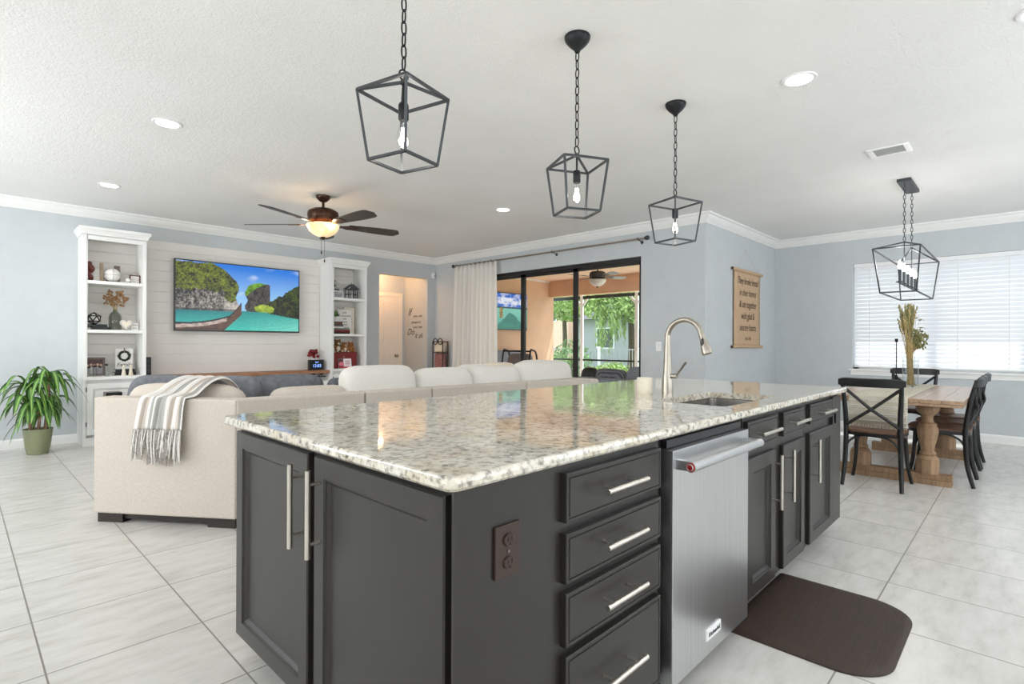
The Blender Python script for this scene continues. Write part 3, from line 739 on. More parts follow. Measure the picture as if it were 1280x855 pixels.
def pendant(x, y, turn, label):
    t = thing('pendant_lamp', label, 'pendant lamp', (x, y, 1.84), 'lantern pendants over the island')
    b = MB(); b.lathe([(0, 2.66), (.012, 2.662), (.018, 2.675), (.045, 2.70), (.062, 2.722), (.066, 2.737), (.066, ZC - .0008), (0, ZC - .0008)], c=(x, y, 0)); b.build('canopy', 'black_metal', t)
    b = MB(); chain(b, (x, y, 2.185), (x, y, 2.664), .043, .0032, .0095); b.build('chain', 'black_metal', t)
    b = MB(); b.torus((x, y, 2.163), .019, .0035, 'y'); b.build('hanging_ring', 'black_metal', t)
    d0 = math.atan2(y, x) + PI + turn; b = MB()
    tp, bt = [], []
    for k in range(4):
        a = d0 + k * PI / 2; tp.append(V(x + .166 * math.cos(a), y + .166 * math.sin(a), 2.091)); bt.append(V(x + .126 * math.cos(a), y + .126 * math.sin(a), 1.842))
    ap = V(x, y, 2.138); wd = .0095
    for k in range(4):
        q = (k + 1) % 4
        b.beam(tp[k], tp[q], wd, wd); b.beam(bt[k], bt[q], wd, wd); b.beam(tp[k], bt[k], wd, wd, up=(tp[k] - V(x, y, 2.09))); b.beam(ap, tp[k], wd, wd)
    b.box(x - .008, x + .008, y - .008, y + .008, 2.128, 2.146); b.build('lantern_cage', 'iron_grey', t, smooth=False)
    b = MB(); b.rod((x, y, 2.135), (x, y, 2.055), .005); b.lathe([(0, 2.06), (.016, 2.058), (.019, 2.05), (.019, 2.0), (.015, 1.995), (0, 1.995)], c=(x, y, 0)); b.build('lamp_socket', 'black_metal', t)
    bulb(t, (x, y), 1.998, .85)
    lamp('pendant_glow', 'POINT', (x, y, 1.93), 3.0, (1, .93, .84), shadow_soft_size=.03)
pendant(1.146, 1.662, math.radians(3.0), 'black lantern pendant nearest the camera, its ceiling cap out of view')
pendant(2.200, 1.660, math.radians(-21), 'middle black lantern pendant of the three above the granite island')
pendant(3.254, 1.656, 0, 'black lantern pendant farthest along the island, before the wall corner')
# linear chandelier
t = thing('chandelier', 'long open cage chandelier with a row of candle bulbs above the dining table', 'chandelier', (6.45, .837, 1.655))
CX, CY = 6.445, .837
b = MB(); b.box(CX - .275, CX + .275, CY - .055, CY + .055, ZC - .03, ZC - .0008, .003); b.build('canopy', 'iron_grey', t)
for x in (CX - .225, CX + .225):
    b = MB(); chain(b, (x, CY, 2.16), (x, CY, ZC - .03), .04, .003, .009); b.build('chain', 'iron_grey', t)
b = MB(); wd = .011
tp = [V(CX + sx_ * .675, CY + sy_ * .174, 2.045) for sx_, sy_ in ((-1, -1), (1, -1), (1, 1), (-1, 1))]
bt = [V(CX + sx_ * .565, CY + sy_ * .135, 1.655) for sx_, sy_ in ((-1, -1), (1, -1), (1, 1), (-1, 1))]
rg = [V(CX - .225, CY, 2.15), V(CX + .225, CY, 2.15)]
for k in range(4):
    q = (k + 1) % 4; b.beam(tp[k], tp[q], wd, wd); b.beam(bt[k], bt[q], wd, wd); b.beam(tp[k], bt[k], wd, wd, up=(0, 1, 0))
    b.beam(rg[0 if k in (0, 3) else 1], tp[k], wd, wd)
b.build('cage', 'iron_grey', t, smooth=False)
b = MB()
for p in rg: b.rod(p, (p.x, p.y, 1.745), .005)
b.beam((CX - .50, CY, 1.745), (CX + .50, CY, 1.745), .012, .012); b.build('candle_bar', 'iron_grey', t, smooth=False)
for k in range(5):
    x = CX - .46 + .23 * k
    b = MB(); b.lathe([(0, 1.75), (.03, 1.75), (.033, 1.757), (.012, 1.762), (.0115, 1.775), (.0115, 1.87), (0, 1.87)], c=(x, CY, 0)); cs = b.build('candle_sleeve', 'iron_grey', t)
    b = MB(); b.lathe([(.009, 1.868), (.011, 1.875), (.017, 1.895), (.015, 1.915), (.006, 1.945), (0, 1.955)], c=(x, CY, 0)); b.build('candle_bulb', 'candle_glow', cs)
    lamp('candle_light', 'POINT', (x, CY, 1.99), 3.2, (1, .96, .92), shadow_soft_size=.03)
# recessed lights
def can(x, y, label):
    t = thing('recessed_light', label, 'ceiling light', (x, y, ZC - .008), 'recessed ceiling lights')
    b = MB(); b.lathe([(.073, ZC - .004), (.080, ZC - .008), (.092, ZC - .006), (.096, ZC - .0006), (.073, ZC - .0006), (.073, ZC - .004)], c=(x, y, 0), n=32); b.build('trim_ring', 'plastic_white', t)
    b = MB(); b.lathe([(0, ZC - .0045), (.0725, ZC - .0045), (.0725, ZC - .001), (0, ZC - .001)], c=(x, y, 0), n=32); b.build('lens', 'can_glow', t)
    lamp('can_light', 'SPOT', (x, y, ZC - .03), 30, (1, .965, .92), rot=(0, 0, -1), spot_size=math.radians(150), spot_blend=.7, shadow_soft_size=.07)
can(3.451, .973, 'round recessed ceiling light nearest the air vent')
can(1.051, 4.448, 'round recessed ceiling light left of the nearest pendant')
can(1.071, 6.632, 'round recessed ceiling light above the left bookcase')
can(4.449, 4.428, 'round recessed ceiling light between the fan and the middle pendant')
can(3.52, -.05, 'round recessed ceiling light cut off at the top right picture corner')
t = thing('air_vent', 'white rectangular ceiling air vent right of the recessed light', 'air vent', (5.197, .801, ZC - .012))
b = MB()
for x0, x1, y0, y1 in ((5.08, 5.315, .663, .70), (5.08, 5.315, .90, .94), (5.08, 5.105, .70, .90), (5.29, 5.315, .70, .90)): b.box(x0, x1, y0, y1, ZC - .010, ZC - .0006, .002)
b.build('frame', 'plastic_white', t)
b = MB()
for k in range(11):
    x = 5.115 + .0168 * k; b.add([(x, .70, ZC - .002), (x + .013, .70, ZC - .009), (x + .013, .90, ZC - .009), (x, .90, ZC - .002), (x, .70, ZC - .0008), (x + .014, .70, ZC - .0078), (x + .014, .90, ZC - .0078), (x, .90, ZC - .0008)], [(0, 1, 2, 3), (4, 7, 6, 5), (0, 4, 5, 1), (2, 6, 7, 3), (1, 5, 6, 2), (0, 3, 7, 4)])
b.build('louvres', 'vent_grey', t, smooth=False)
# ceiling fan with amber bowl
def fan(x, y, zc, R, phi, nb, label, bladem, bodym, bowlm, drop=.13, bz=2.44, z_h=2.60):
    t = thing('ceiling_fan', label, 'ceiling fan', (x, y, 2.25))
    b = MB(); b.lathe([(0, z_h + .072), (.022, z_h + .075), (.04, z_h + .085), (.068, zc - .03), (.074, zc - .012), (.074, zc - .0008), (0, zc - .0008)], c=(x, y, 0)); b.build('canopy', bodym, t)
    b = MB(); b.rod((x, y, z_h - .01), (x, y, z_h + .075), .014, 14); b.build('downrod', bodym, t)
    b = MB(); b.lathe([(0, z_h + .005), (.04, z_h + .004), (.12, z_h - .006), (.155, z_h - .03), (.162, z_h - .07), (.155, z_h - .10), (.158, z_h - .105), (.15, z_h - .13), (.10, z_h - .15), (.085, z_h - .16), (.085, z_h - .178), (.0, z_h - .178)], c=(x, y, 0), n=36); b.build('motor_housing', bodym, t)
    z0 = z_h - .165
    b = MB(); b.lathe([(.165, z0), (.168, z0 - .004), (.162, z0 - .03), (.142, z0 - .068), (.105, z0 - .102), (.06, z0 - .124), (.02, z0 - .132), (0, z0 - .133)], c=(x, y, 0), n=36); b.lathe([(.165, z0), (.158, z0 - .004), (.0, z0 - .010)], c=(x, y, 0), n=36); bw = b.build('light_bowl', bowlm, t)
    b = MB(); b.lathe([(0, z0 - .128), (.026, z0 - .130), (.02, z0 - .142), (.009, z0 - .15), (.011, z0 - .158), (0, z0 - .166)], c=(x, y, 0)); b.build('finial', bodym, bw)
    for k in range(nb):
        a = math.radians(phi + 360 / nb * k); ca, sa = math.cos(a), math.sin(a)
        fr = Matrix.Translation((x, y, bz)) @ Matrix.Rotation(a, 4, 'Z') @ Matrix.Rotation(math.radians(-12), 4, 'X')
        pf = []
        for q in range(15):
            s_ = q / 14; w_ = (.055 + .028 * min(1, s_ * 1.6)) * (math.sqrt(max(0, 1 - ((s_ - .86) / .14) ** 2)) if s_ > .86 else 1); pf.append((.27 + (R - .27) * s_, w_))
        poly = [(u, -w_) for u, w_ in pf] + [(u, w_) for u, w_ in pf[::-1] if w_ > 1e-5]
        b = MB(); b.prism(poly, -.004, .004, 'z', fr); bl = b.build('blade', bladem, t, smooth=False)
        b = MB(); b.prism([(.10, -.018), (.2, -.022), (.26, -.05), (.36, -.045), (.385, 0), (.36, .045), (.26, .05), (.2, .022), (.10, .018)], -.0095, -.0042, 'z', fr)
        b.build('blade_iron', bodym, bl, smooth=False)
    return t
f1 = fan(2.727, 5.43, ZC, .86, 60, 5, 'dark five-blade ceiling fan with lit amber bowl over the living room', 'fan_blade', 'bronze', 'amber_bowl')
for dx, dy, z1 in ((.012, -.012, 2.03), (-.012, .012, 2.12)):
    b = MB(); b.rod((2.727 + dx, 5.43 + dy, z1), (2.727 + dx, 5.43 + dy, 2.31), .0016, 6); b.lathe([(0, z1), (.007, z1 + .004), (.007, z1 + .028), (.003, z1 + .034), (0, z1 + .034)], c=(2.727 + dx, 5.43 + dy, 0), n=10); b.build('pull_chain', 'bronze', f1)
for k in range(3):
    a = math.radians(30 + 120 * k); lamp('fan_bulb', 'POINT', (2.727 + .20 * math.cos(a), 5.43 + .20 * math.sin(a), 2.40), 2.6, (1, .74, .46), shadow_soft_size=.02)

# ================================================================== TV wall
# shiplap boards with shadow gaps
b = MB()
for k in range(14):
    z0 = .62 + k * .1325; z1 = min(z0 + .1285, 2.455)
    if z0 < 2.45: b.box(1.60, 3.945, YT - .02, YT - .0005, z0, z1, .002, 1)
b.box(1.60, 3.945, YT - .012, YT - .0004, .6, 2.45)
struct('trim_2', b, 'shiplap')
def bookcase(x0, x1, label):
    t = thing('bookcase', label, 'bookcase', ((x0 + x1) / 2, 7.785, 0), 'built-in bookcases beside the television')
    y0, y1 = 7.60, YT - .0006; w_ = .033
    b = MB(); b.box(x0, x0 + w_, y0, y1, 0, 2.40); b.box(x1 - w_, x1, y0, y1, 0, 2.40); b.box(x0 + w_, x1 - w_, y0, y1, 2.365, 2.40); b.box(x0 + w_, x1 - w_, y0 + .03, y1, .0, .74)
    b.box(x0, x1, y0 - .012, y0, 0, .09); b.build('carcass', 'white_paint', t, smooth=False)
    b = MB()
    for k in range(13):
        z = .775 + k * .1225
        b.box(x0 + w_, x1 - w_, YT - .016, YT - .002, z, z + .1195, .0015, 1)
    b.build('back_boards', 'shiplap', t)
    b = MB(); b.box(x0 + w_, x0 + w_ + .006, y0 - .016, y0, .765, 2.37); b.box(x0, x0 + .03, y0 - .016, y0, .09, 2.37); b.box(x1 - .03, x1, y0 - .016, y0, .09, 2.37); b.box(x0 + .03, x1 - .03, y0 - .016, y0, 2.325, 2.37); b.build('face_frame', 'white_paint', t, smooth=False)
    for z in (.74, 1.275, 1.83):
        b = MB(); b.box(x0 + (w_ if z > 1 else -.004), x1 - (w_ if z > 1 else -.004), y0 - .016 - (.0 if z > 1 else .006), y1 - .02, z, z + .036, .003); b.build('shelf', 'white_paint', t)
    b = MB(); pr_ = [(.0, 2.38), (.012, 2.38), (.016, 2.40), (.03, 2.425), (.04, 2.435), (.04, 2.465), (0, 2.465)]
    rows = []
    for px, py, nx, ny in ((x0, y1, -1, 0), (x0, y0 - .016, -1, -1), (x1, y0 - .016, 1, -1), (x1, y1, 1, 0)): rows.append([(px + nx * d, py + ny * d, z) for d, z in pr_])
    vs = [p for r in rows for p in r]; k = len(pr_)
    b.add(vs, [(i * k + j, i * k + (j + 1) % k, (i + 1) * k + (j + 1) % k, (i + 1) * k + j) for i in range(3) for j in range(k)] + [(6, 6 + k, 6 + 2 * k, 6 + 3 * k), tuple(range(k)), tuple(3 * k + j for j in range(k))])
    b.build('crown', 'white_paint', t, smooth=False)
    d = panel_door(mY(y0 - .018), x0 + .035, x1 - .035, .12, .70).build('door', 'white_paint', t, angle=20)
    for z in (.22, .61):
        b = MB(); b.box(x0 + .026, x0 + .036, y0 - .024, y0 - .016, z, z + .05); b.build('hinge', 'hinge', d, smooth=False)
    return t
bookcase(.991, 1.586, 'tall white built-in bookcase left of the television')
bookcase(3.95, 4.55, 'tall white built-in bookcase right of the television')
# white media bench below the mantel
b = MB(); b.box(1.590, 3.946, 7.67, 7.95, 0, .60); b.box(1.590, 3.946, 7.655, 7.67, .02, .10); o = b.build('media_bench', 'white_paint', smooth=False); tag(o, 'low white bench cabinet below the wooden mantel shelf', 'cabinet')
t = thing('mantel_shelf', 'long rustic wood mantel shelf below the television', 'shelf', (2.78, 7.78, .69))
b = MB(); b.box(1.592, 3.944, 7.615, 7.945, .715, .760, .005); b.build('plank', 'mantel_wood', t)
for x in (2.2, 3.02, 3.84):
    b = MB(); b.beam((x, 7.63, .709), (x, 7.94, .709), .04, .010); b.beam((x, 7.935, .71), (x, 7.935, .62), .04, .010, up=(0, 1, 0)); b.beam((x, 7.65, .705), (x, 7.93, .63), .012, .012); b.build('bracket', 'black_metal', t, smooth=False)
b = MB(); b.rod((1.7, 7.66, .665), (3.90, 7.66, .665), .008); 
for x in (2.2, 3.02, 3.84): b.rod((x, 7.66, .665), (x, 7.66, .71), .005)
b.build('rail', 'black_metal', t)
# ------------------------------------------------------------------ television
def h2(x, y):
    v = math.sin(x * 127.1 + y * 311.7) * 43758.5453; return v - math.floor(v)
def vn(x, y):
    xi, yi = math.floor(x), math.floor(y); fx, fy = x - xi, y - yi; fx, fy = fx * fx * (3 - 2 * fx), fy * fy * (3 - 2 * fy)
    return (h2(xi, yi) * (1 - fx) + h2(xi + 1, yi) * fx) * (1 - fy) + (h2(xi, yi + 1) * (1 - fx) + h2(xi + 1, yi + 1) * fx) * fy
def fb(x, y): return .5 * vn(x, y) + .3 * vn(2 * x + 5, 2 * y) + .2 * vn(4 * x, 4 * y + 9)
def lerp(a, c_, t_): t_ = max(0, min(1, t_)); return tuple(p + (q - p) * t_ for p, q in zip(a, c_))
def bay(u, v):
    n_ = fb(u * 26, v * 16); hz = .30
    if v < hz:
        c_ = lerp(S(60, 205, 185), S(0, 120, 130), v / hz * (1.1 - .5 * u)); c_ = lerp(c_, S(150, 235, 215), (u - .5) * (1 - v / hz) * 1.4)
        c_ = lerp(c_, S(0, 90, 100), .3 * vn(u * 60, v * 160))
    else: c_ = lerp(S(150, 200, 245), S(30, 120, 220), (v - .45) / .5); c_ = lerp(c_, S(235, 242, 250), (fb(u * 5, v * 6) - .55) * 2.2)
    # left cliff
    top = .99 if u < .26 else .99 - (u - .26) ** 1.6 * 3.2
    if u < .465 + .012 * math.sin(v * 22) and hz - .01 < v < top + .05 * (n_ - .5):
        gl_ = .50 + .16 * fb(u * 9, 3)
        if v > gl_ + .05 * (n_ - .5) - .12 * (u > .36): c_ = lerp(S(8, 20, 4), S(132, 146, 34), (.55 * n_ + .45 * vn(u * 110, v * 70)) * 2.2 - .72)
        else: c_ = lerp(S(26, 26, 28), S(196, 188, 178), (.6 * fb(u * 50, v * 9) + .4 * vn(u * 120, v * 60)) * 2 - .72 + .5 * (u > .36))
        if v < hz + .02: c_ = lerp(c_, S(30, 40, 40), .7)
    # rock at the centre right
    top = .70 + .05 * math.sin((u - .55) * 14) + .05 * (n_ - .5)
    if .535 + .012 * math.sin(v * 30) < u < .74 and hz - .05 * (u - .53) < v < top:
        c_ = lerp(S(14, 14, 16), S(96, 88, 80), (.5 * fb(u * 40, v * 12) + .5 * vn(u * 120, v * 50)) * 1.8 - .5)
        if v > top - .16 + (u - .53) * .9: c_ = lerp(S(36, 70, 12), S(130, 190, 40), n_ * 1.7 - .4)
    top = .46 + .30 * (u - .74) / .26 + .10 * (n_ - .4)
    if u > .72 and hz - .02 - .28 * (u - .72) < v < top: c_ = lerp(S(5, 9, 4), S(86, 106, 26), (.5 * n_ + .5 * vn(u * 110, v * 70)) * 2 - .85 + .1 * (v > .5))
    if ((u - .69) / .085) ** 2 + ((v - .31 - .08 * n_) / .06) ** 2 < .75 + .5 * vn(u * 60, v * 50): c_ = lerp(S(60, 110, 10), S(206, 220, 70), n_)
    # long boat
    if u < .50:
        rim = .105 + .12 * (u / .4) ** 2.2 + (.14 * max(0, (u - .40) / .1) ** 1.3)
        low = -.05 + max(0, u - .32) * 1.75 - .02
        if low < v < rim:
            if v > rim - .025: c_ = S(28, 26, 40)
            elif u < .38 and v > rim - .075: c_ = lerp(S(206, 190, 182), S(150, 124, 112), vn(u * 40, v * 50))
            else: c_ = lerp(S(112, 76, 56), S(52, 38, 34), vn(u * 30, v * 60))
    return c_
def lagoon(u, v):
    n_ = fb(u * 14, v * 12)
    if v > .62: c_ = lerp(S(236, 236, 244), S(30, 96, 190), n_ * 2.2 - .7 + .5 * (v > .88) + .4 * (v < .69))
    elif v > .58: c_ = S(20, 60, 70)
    else:
        c_ = lerp(S(120, 190, 170), S(60, 150, 130), (.58 - v) * 1.7 + .4 * (n_ - .5))
        if v < .40 * math.exp(-((u - .62) / .22) ** 2) + .1 * n_: c_ = lerp(S(0, 92, 78), S(30, 130, 104), n_)
    if .36 < u < .44 and .3 < v < .6: c_ = lerp(S(190, 150, 60), S(60, 60, 40), vn(u * 50, v * 30))
    return c_
TX0, TX1, TZ0, TZ1 = 1.945, 3.582, 1.318, 2.25
t = thing('television', 'large flat television showing a tropical bay with cliffs and a longboat', 'television', ((TX0 + TX1) / 2, 7.87, TZ0))
b = MB(); b.box(TX0, TX1, 7.865, 7.905, TZ0, TZ1, .004); b.build('casing', 'plastic_black', t)
b = MB(); b.box(2.5, 3.0, 7.905, 7.949, 1.6, 1.95); b.build('wall_mount', 'black_metal', t, smooth=False)
picture('screen', TX1 - TX0 - .03, TZ1 - TZ0 - .035, bay, FR((TX0 + .015, 7.8635, TZ0 + .020), (1, 0, 0), (0, 0, 1)), 220, 124, 'screen', t)
t = thing('soundbar', 'black upright speaker on the mantel against the left bookcase', 'speaker', (1.632, 7.75, .76))
b = MB(); b.box(1.598, 1.664, 7.70, 7.80, .7605, .99, .006); b.build('case', 'plastic_black', t)
for z in (.82, .88, .93):
    b = MB(); b.lathe([(0, .002), (.02, .002), (.023, 0), (.023, -.001)], mat=FR((1.631, 7.70, z), (1, 0, 0), (0, 0, 1)), n=16); b.build('driver', 'iron_grey', t)
t = thing('digital_clock', 'small black clock with blue lit display on the mantel end', 'clock', (3.79, 7.74, .76))
b = MB(); b.box(3.675, 3.90, 7.72, 7.79, .7605, .915, .006); b.build('case', 'plastic_black', t)
b = MB(); b.box(3.705, 3.87, 7.7185, 7.7205, .785, .90); dsp = b.build('display', 'plastic_black', t, smooth=False)
text_mesh('digits', '12:03', .062, FR((3.788, 7.7178, .805), (1, 0, 0), (0, 0, 1)), 'clock_glow', dsp); text_mesh('digits', 'SAT', .03, FR((3.788, 7.7178, .868), (1, 0, 0), (0, 0, 1)), 'clock_glow', dsp)
t = thing('flower_vase', 'small white vase of red flowers behind the black clock', 'vase', (3.80, 7.85, .76))
b = MB(); b.lathe([(0, 0), (.03, 0), (.045, .05), (.04, .11), (.02, .15), (.028, .17)], c=(3.80, 7.85, .7605)); b.build('vase', 'plastic_white', t)
b = MB(); rr_ = random.Random(3)
for k in range(14): b.sphere((3.80 + rr_.uniform(-.06, .06), 7.85 + rr_.uniform(-.05, .05), 1.0 + rr_.uniform(-.05, .06)), .026, 8, 6)
b.build('flowers', 'red_box', t)
# ------------------------------------------------------------------ things on the left bookcase
Z1, Z2, Z3 = 1.8665, 1.3115, .7765
def book(x0, x1, y0, y1, z0, z1, m, label, group):
    t = thing('book', label, 'book', ((x0 + x1) / 2, (y0 + y1) / 2, z0), group); c_ = .003
    b = MB(); b.box(x0, x1, y0, y1, z0, z0 + c_); b.box(x0, x1, y0, y1, z1 - c_, z1); b.box(x0, x1, y0, y0 + c_, z0, z1); b.build('cover', m, t, smooth=False)
    b = MB(); b.box(x0 + .004, x1 - .004, y0 + c_, y1 - .004, z0 + c_, z1 - c_); b.build('pages', 'paper', t, smooth=False); return t
t = thing('figurine', 'dark red twisted figurine at the left end of the left bookcase top shelf', 'figurine', (1.068, 7.74, Z1))
b = MB(); pts = [V(1.068 + .018 * math.sin(k * .75), 7.74 + .018 * math.cos(k * .75), Z1 + .012 + k * .0125) for k in range(15)]
b.tube(pts, [.026 - .006 * math.sin(k * .45) for k in range(15)], 10); b.lathe([(0, 0), (.033, 0), (.033, .012), (0, .014)], c=(1.068, 7.74, Z1)); b.sphere((1.068, 7.74, Z1 + .205), .024, 10, 8); b.build('figure', 'maroon', t)
def wood_letter(x, z0, h, body, label, m='cream', w_=.05, y=7.80):
    t = thing('letter_block', label, 'decor block', (x, y, z0), 'tall blocks behind the ball'); b = MB(); b.box(x - w_ / 2, x + w_ / 2, y - .02, y + .02, z0, z0 + h, .003); b.build('block', m, t)
    return t
wood_letter(1.135, Z1, .15, '', 'short white block beside the dark red figurine', 'paper', .075, 7.82)
wood_letter(1.185, Z1, .225, '', 'tall cream block left of the white ball', 'block_wood', .03, 7.79)
wood_letter(1.285, Z1, .165, '', 'dark brown block rising behind the white ball', 'picture_wood', .09, 7.86)
wood_letter(1.345, Z1, .215, '', 'taupe block rising behind the right of the white ball', 'grey_wood', .055, 7.86)
t = thing('ball', 'white autographed basketball on the left bookcase top shelf', 'ball', (1.28, 7.735, Z1))
bc = V(1.278, 7.735, Z1 + .088); b = MB(); b.sphere(bc, .080, 24, 16); b.build('shell', 'paper', t)
b = MB()
for ax in ('x', 'y', 'z'): b.torus(bc, .0799, .0016, ax, 40, 5)
b.build('seam', 'ink', t)
b = MB(); b.lathe([(.0, 0), (.045, 0), (.05, .006), (.03, .012)], c=(1.278, 7.735, Z1 - .0003)); b.build('stand', 'plastic_black', t)
t = thing('globe_ornament', 'tiny white ball ornament right of the white basketball', 'ornament', (1.425, 7.70, Z1)); b = MB(); b.lathe([(0, 0), (.018, 0), (.016, .01), (.008, .016)], c=(1.425, 7.70, Z1)); b.build('stand', 'grey_wood', t); b = MB(); b.sphere((1.425, 7.70, Z1 + .036), .026, 14, 10); b.build('ball', 'paper', t)
t = thing('framed_sign', 'small brown framed sign with a loop handle, right end of top shelf', 'framed sign', (1.497, 7.72, Z1))
b = MB(); x0, x1, z0, z1 = 1.442, 1.550, Z1, Z1 + .105
for a in ((x0, x1, z0, z0 + .012), (x0, x1, z1 - .012, z1), (x0, x0 + .012, z0, z1), (x1 - .012, x1, z0, z1)): b.box(a[0], a[1], 7.71, 7.728, a[2], a[3])
b.build('frame', 'picture_wood', t, smooth=False); b = MB(); b.box(x0 + .01, x1 - .01, 7.717, 7.725, z0 + .01, z1 - .01); pp = b.build('sheet', 'paper', t, smooth=False)
text_mesh('lettering', 'home is\nwhere the\nheart is', .022, FR((1.496, 7.7165, Z1 + .068), (1, 0, 0), (0, 0, 1)), 'ink_light', pp)
b = MB(); b.tube([(1.46, 7.72, z1), (1.475, 7.72, z1 + .025), (1.497, 7.72, z1 + .032), (1.52, 7.72, z1 + .025), (1.534, 7.72, z1)], .0035, 6); b.build('handle', 'block_wood', t)
# middle shelf
book(1.04, 1.225, 7.68, 7.82, Z2 + .032, Z2 + .062, 'dark_book', 'dark book on top of the pair on the left bookcase middle shelf', 'dark books on the left bookcase middle shelf')
book(1.085, 1.260, 7.67, 7.83, Z2, Z2 + .032, 'dark_book', 'dark book at the bottom of the pair on the left bookcase middle shelf', 'dark books on the left bookcase middle shelf')
t = thing('wire_ball', 'black and white open lattice ball on two dark books', 'ornament', (1.115, 7.75, Z2 + .0625))
bm = bmesh.new(); bmesh.ops.create_icosphere(bm, subdivisions=1, radius=.068); b = MB(); cc = V(1.112, 7.75, Z2 + .0625 + .066)
for e in bm.edges: b.rod(cc + e.verts[0].co, cc + e.verts[1].co, .0062, 6)
for v in bm.verts: b.sphere(cc + v.co, .0085, 8, 6)
bm.free(); b.build('lattice', 'plastic_black', t); b = MB(); b.sphere(cc, .056, 14, 10); b.build('core', 'paper', t)
vx, vy = 1.315, 7.78
t = thing('glass_vase', 'smoky grey glass bottle vase holding the dried rust flowers', 'vase', (vx, vy, Z2))
b = MB(); pf = [(0, 0), (.058, 0), (.064, .01), (.064, .15), (.056, .185), (.036, .21), (.022, .225), (.022, .24), (.026, .246), (.019, .246), (.017, .225), (.032, .205), (.05, .18), (.058, .15), (.058, .012), (0, .01)]
b.lathe(pf, c=(vx, vy, Z2), n=28); b.build('glass', 'smoke_glass', t)
t = thing('dried_flowers', 'rust brown dried flowers standing in the smoky glass vase', 'dried flowers', (vx, vy, Z2 + .05)); b = MB(); fl = MB(); rr_ = random.Random(5)
for k in range(26):
    a = rr_.random() * 2 * PI; q = rr_.uniform(.02, .115); h = rr_.uniform(.30, .47); tip = V(vx + q * math.cos(a), vy + q * math.sin(a) * .6, Z2 + h)
    b.tube(spline([(vx, vy, Z2 + .03), (vx + .006 * math.cos(a), vy + .006 * math.sin(a), Z2 + .23), tip], 4), .0014, 4)
    for j in range(5): fl.sphere(tip + V(rr_.uniform(-.022, .022), rr_.uniform(-.022, .022), rr_.uniform(-.03, .02)), (rr_.uniform(.008, .018), rr_.uniform(.008, .018), rr_.uniform(.008, .014)), 6, 4)
b.build('stems', 'straw', t); fl.build('blooms', 'rust_flower', t)
t = thing('heart_dish', 'pale heart shaped stone ornament in front of the smoky vase', 'ornament', (1.405, 7.69, Z2))
hp = [(.062 * math.sin(k * 2 * PI / 36) ** 3 * 1.0, .0042 * (13 * math.cos(k * 2 * PI / 36) - 5 * math.cos(k * 4 * PI / 36) - 2 * math.cos(k * 6 * PI / 36) - math.cos(k * 8 * PI / 36))) for k in range(36)]
b = MB(); b.prism([(1.405 + x, Z2 + .0715 + z) for x, z in hp], 7.675, 7.705, 'y'); o = b.build('heart', 'concrete', t, smooth=False)
b = MB(); b.prism([(1.405 + x * .72, Z2 + .074 + z * .72) for x, z in hp], 7.672, 7.676, 'y'); b.build('heart_inlay', 'cream', t, smooth=False)
t = thing('word_block', 'small white block with dark marks right of the heart ornament', 'decor block', (1.49, 7.73, Z2)); b = MB(); b.box(1.462, 1.535, 7.72, 7.75, Z2, Z2 + .09, .003); bk = b.build('block', 'paper', t)
text_mesh('lettering', 'love\nyou', .034, FR((1.4985, 7.719, Z2 + .052), (1, 0, 0), (0, 0, 1)), 'ink_light', bk)
# lower shelf
t = thing('framed_photo', 'leaning grey wood photo frame on the left bookcase lower shelf', 'photo frame', (1.12, 7.88, Z3))
R0 = FR((1.035, 7.86, Z3), (1, 0, 0), (0, math.sin(math.radians(14)), math.cos(math.radians(14))))
b = MB()
for a in ((0, .205, 0, .02), (0, .205, .195, .215), (0, .02, 0, .215), (.185, .205, 0, .215)): b.box(a[0], a[1], a[2], a[3], -.012, .006, mat=R0)
b.build('frame', 'grey_wood', t, smooth=False)
def photo(u, v):
    n_ = fb(u * 7, v * 6); c_ = lerp(S(58, 40, 40), S(112, 84, 82), n_ * 1.4)
    for q in range(5):
        if (u - .12 - .19 * q) ** 2 + ((v - .58 - .05 * (q % 2)) * .9) ** 2 < .006: c_ = S(214, 178, 160)
        elif abs(u - .12 - .19 * q) < .085 and v < .5: c_ = lerp(S(206, 204, 204), S(150, 146, 150), h2(q, 1))
    return c_
picture('photo', .165, .175, photo, R0 @ Matrix.Translation((.02, .02, .002)), 40, 40, 'print', t)
for k, (x, y, h, lb) in enumerate(((1.065, 7.74, .11, 'clear glass jar at the left end before the leaning photo frame'), (1.118, 7.72, .125, 'clear glass jar second from the left before the photo frame'), (1.168, 7.745, .115, 'clear glass jar third from the left before the photo frame'), (1.222, 7.70, .14, 'clear glass jar at the right end beside the photo frame'))):
    t = thing('glass_jar', lb, 'jar', (x, y, Z3), 'little glass jars on the lower shelf')
    b = MB(); b.lathe([(0, 0), (.021, 0), (.023, .004), (.023, h * .62), (.013, h * .76), (.013, h * .84), (.0115, h * .84), (.0115, h * .75), (.0215, h * .61), (.0215, .006), (0, .005)], c=(x, y, Z3), n=18); b.build('glass', 'clear_glass', t)
    b = MB(); b.lathe([(0, h * .84), (.015, h * .84), (.015, h), (0, h + .002)], c=(x, y, Z3 + .0004), n=14); b.build('lid', 'ink', t)
book(1.305, 1.515, 7.73, 7.88, Z3, Z3 + .036, 'plastic_black', 'black book at the bottom under the wreath sign', 'black books under the wreath sign')
book(1.315, 1.505, 7.74, 7.87, Z3 + .0362, Z3 + .070, 'dark_book', 'dark book lying directly beneath the wreath sign', 'black books under the wreath sign')
zs = Z3 + .0705
t = thing('wreath_sign', 'white board sign with a dark wreath and script', 'sign', (1.41, 7.83, zs)); b = MB(); b.box(1.325, 1.50, 7.815, 7.835, zs, zs + .245, .003); bd = b.build('board', 'paper', t)
b = MB()
rr_ = random.Random(9)
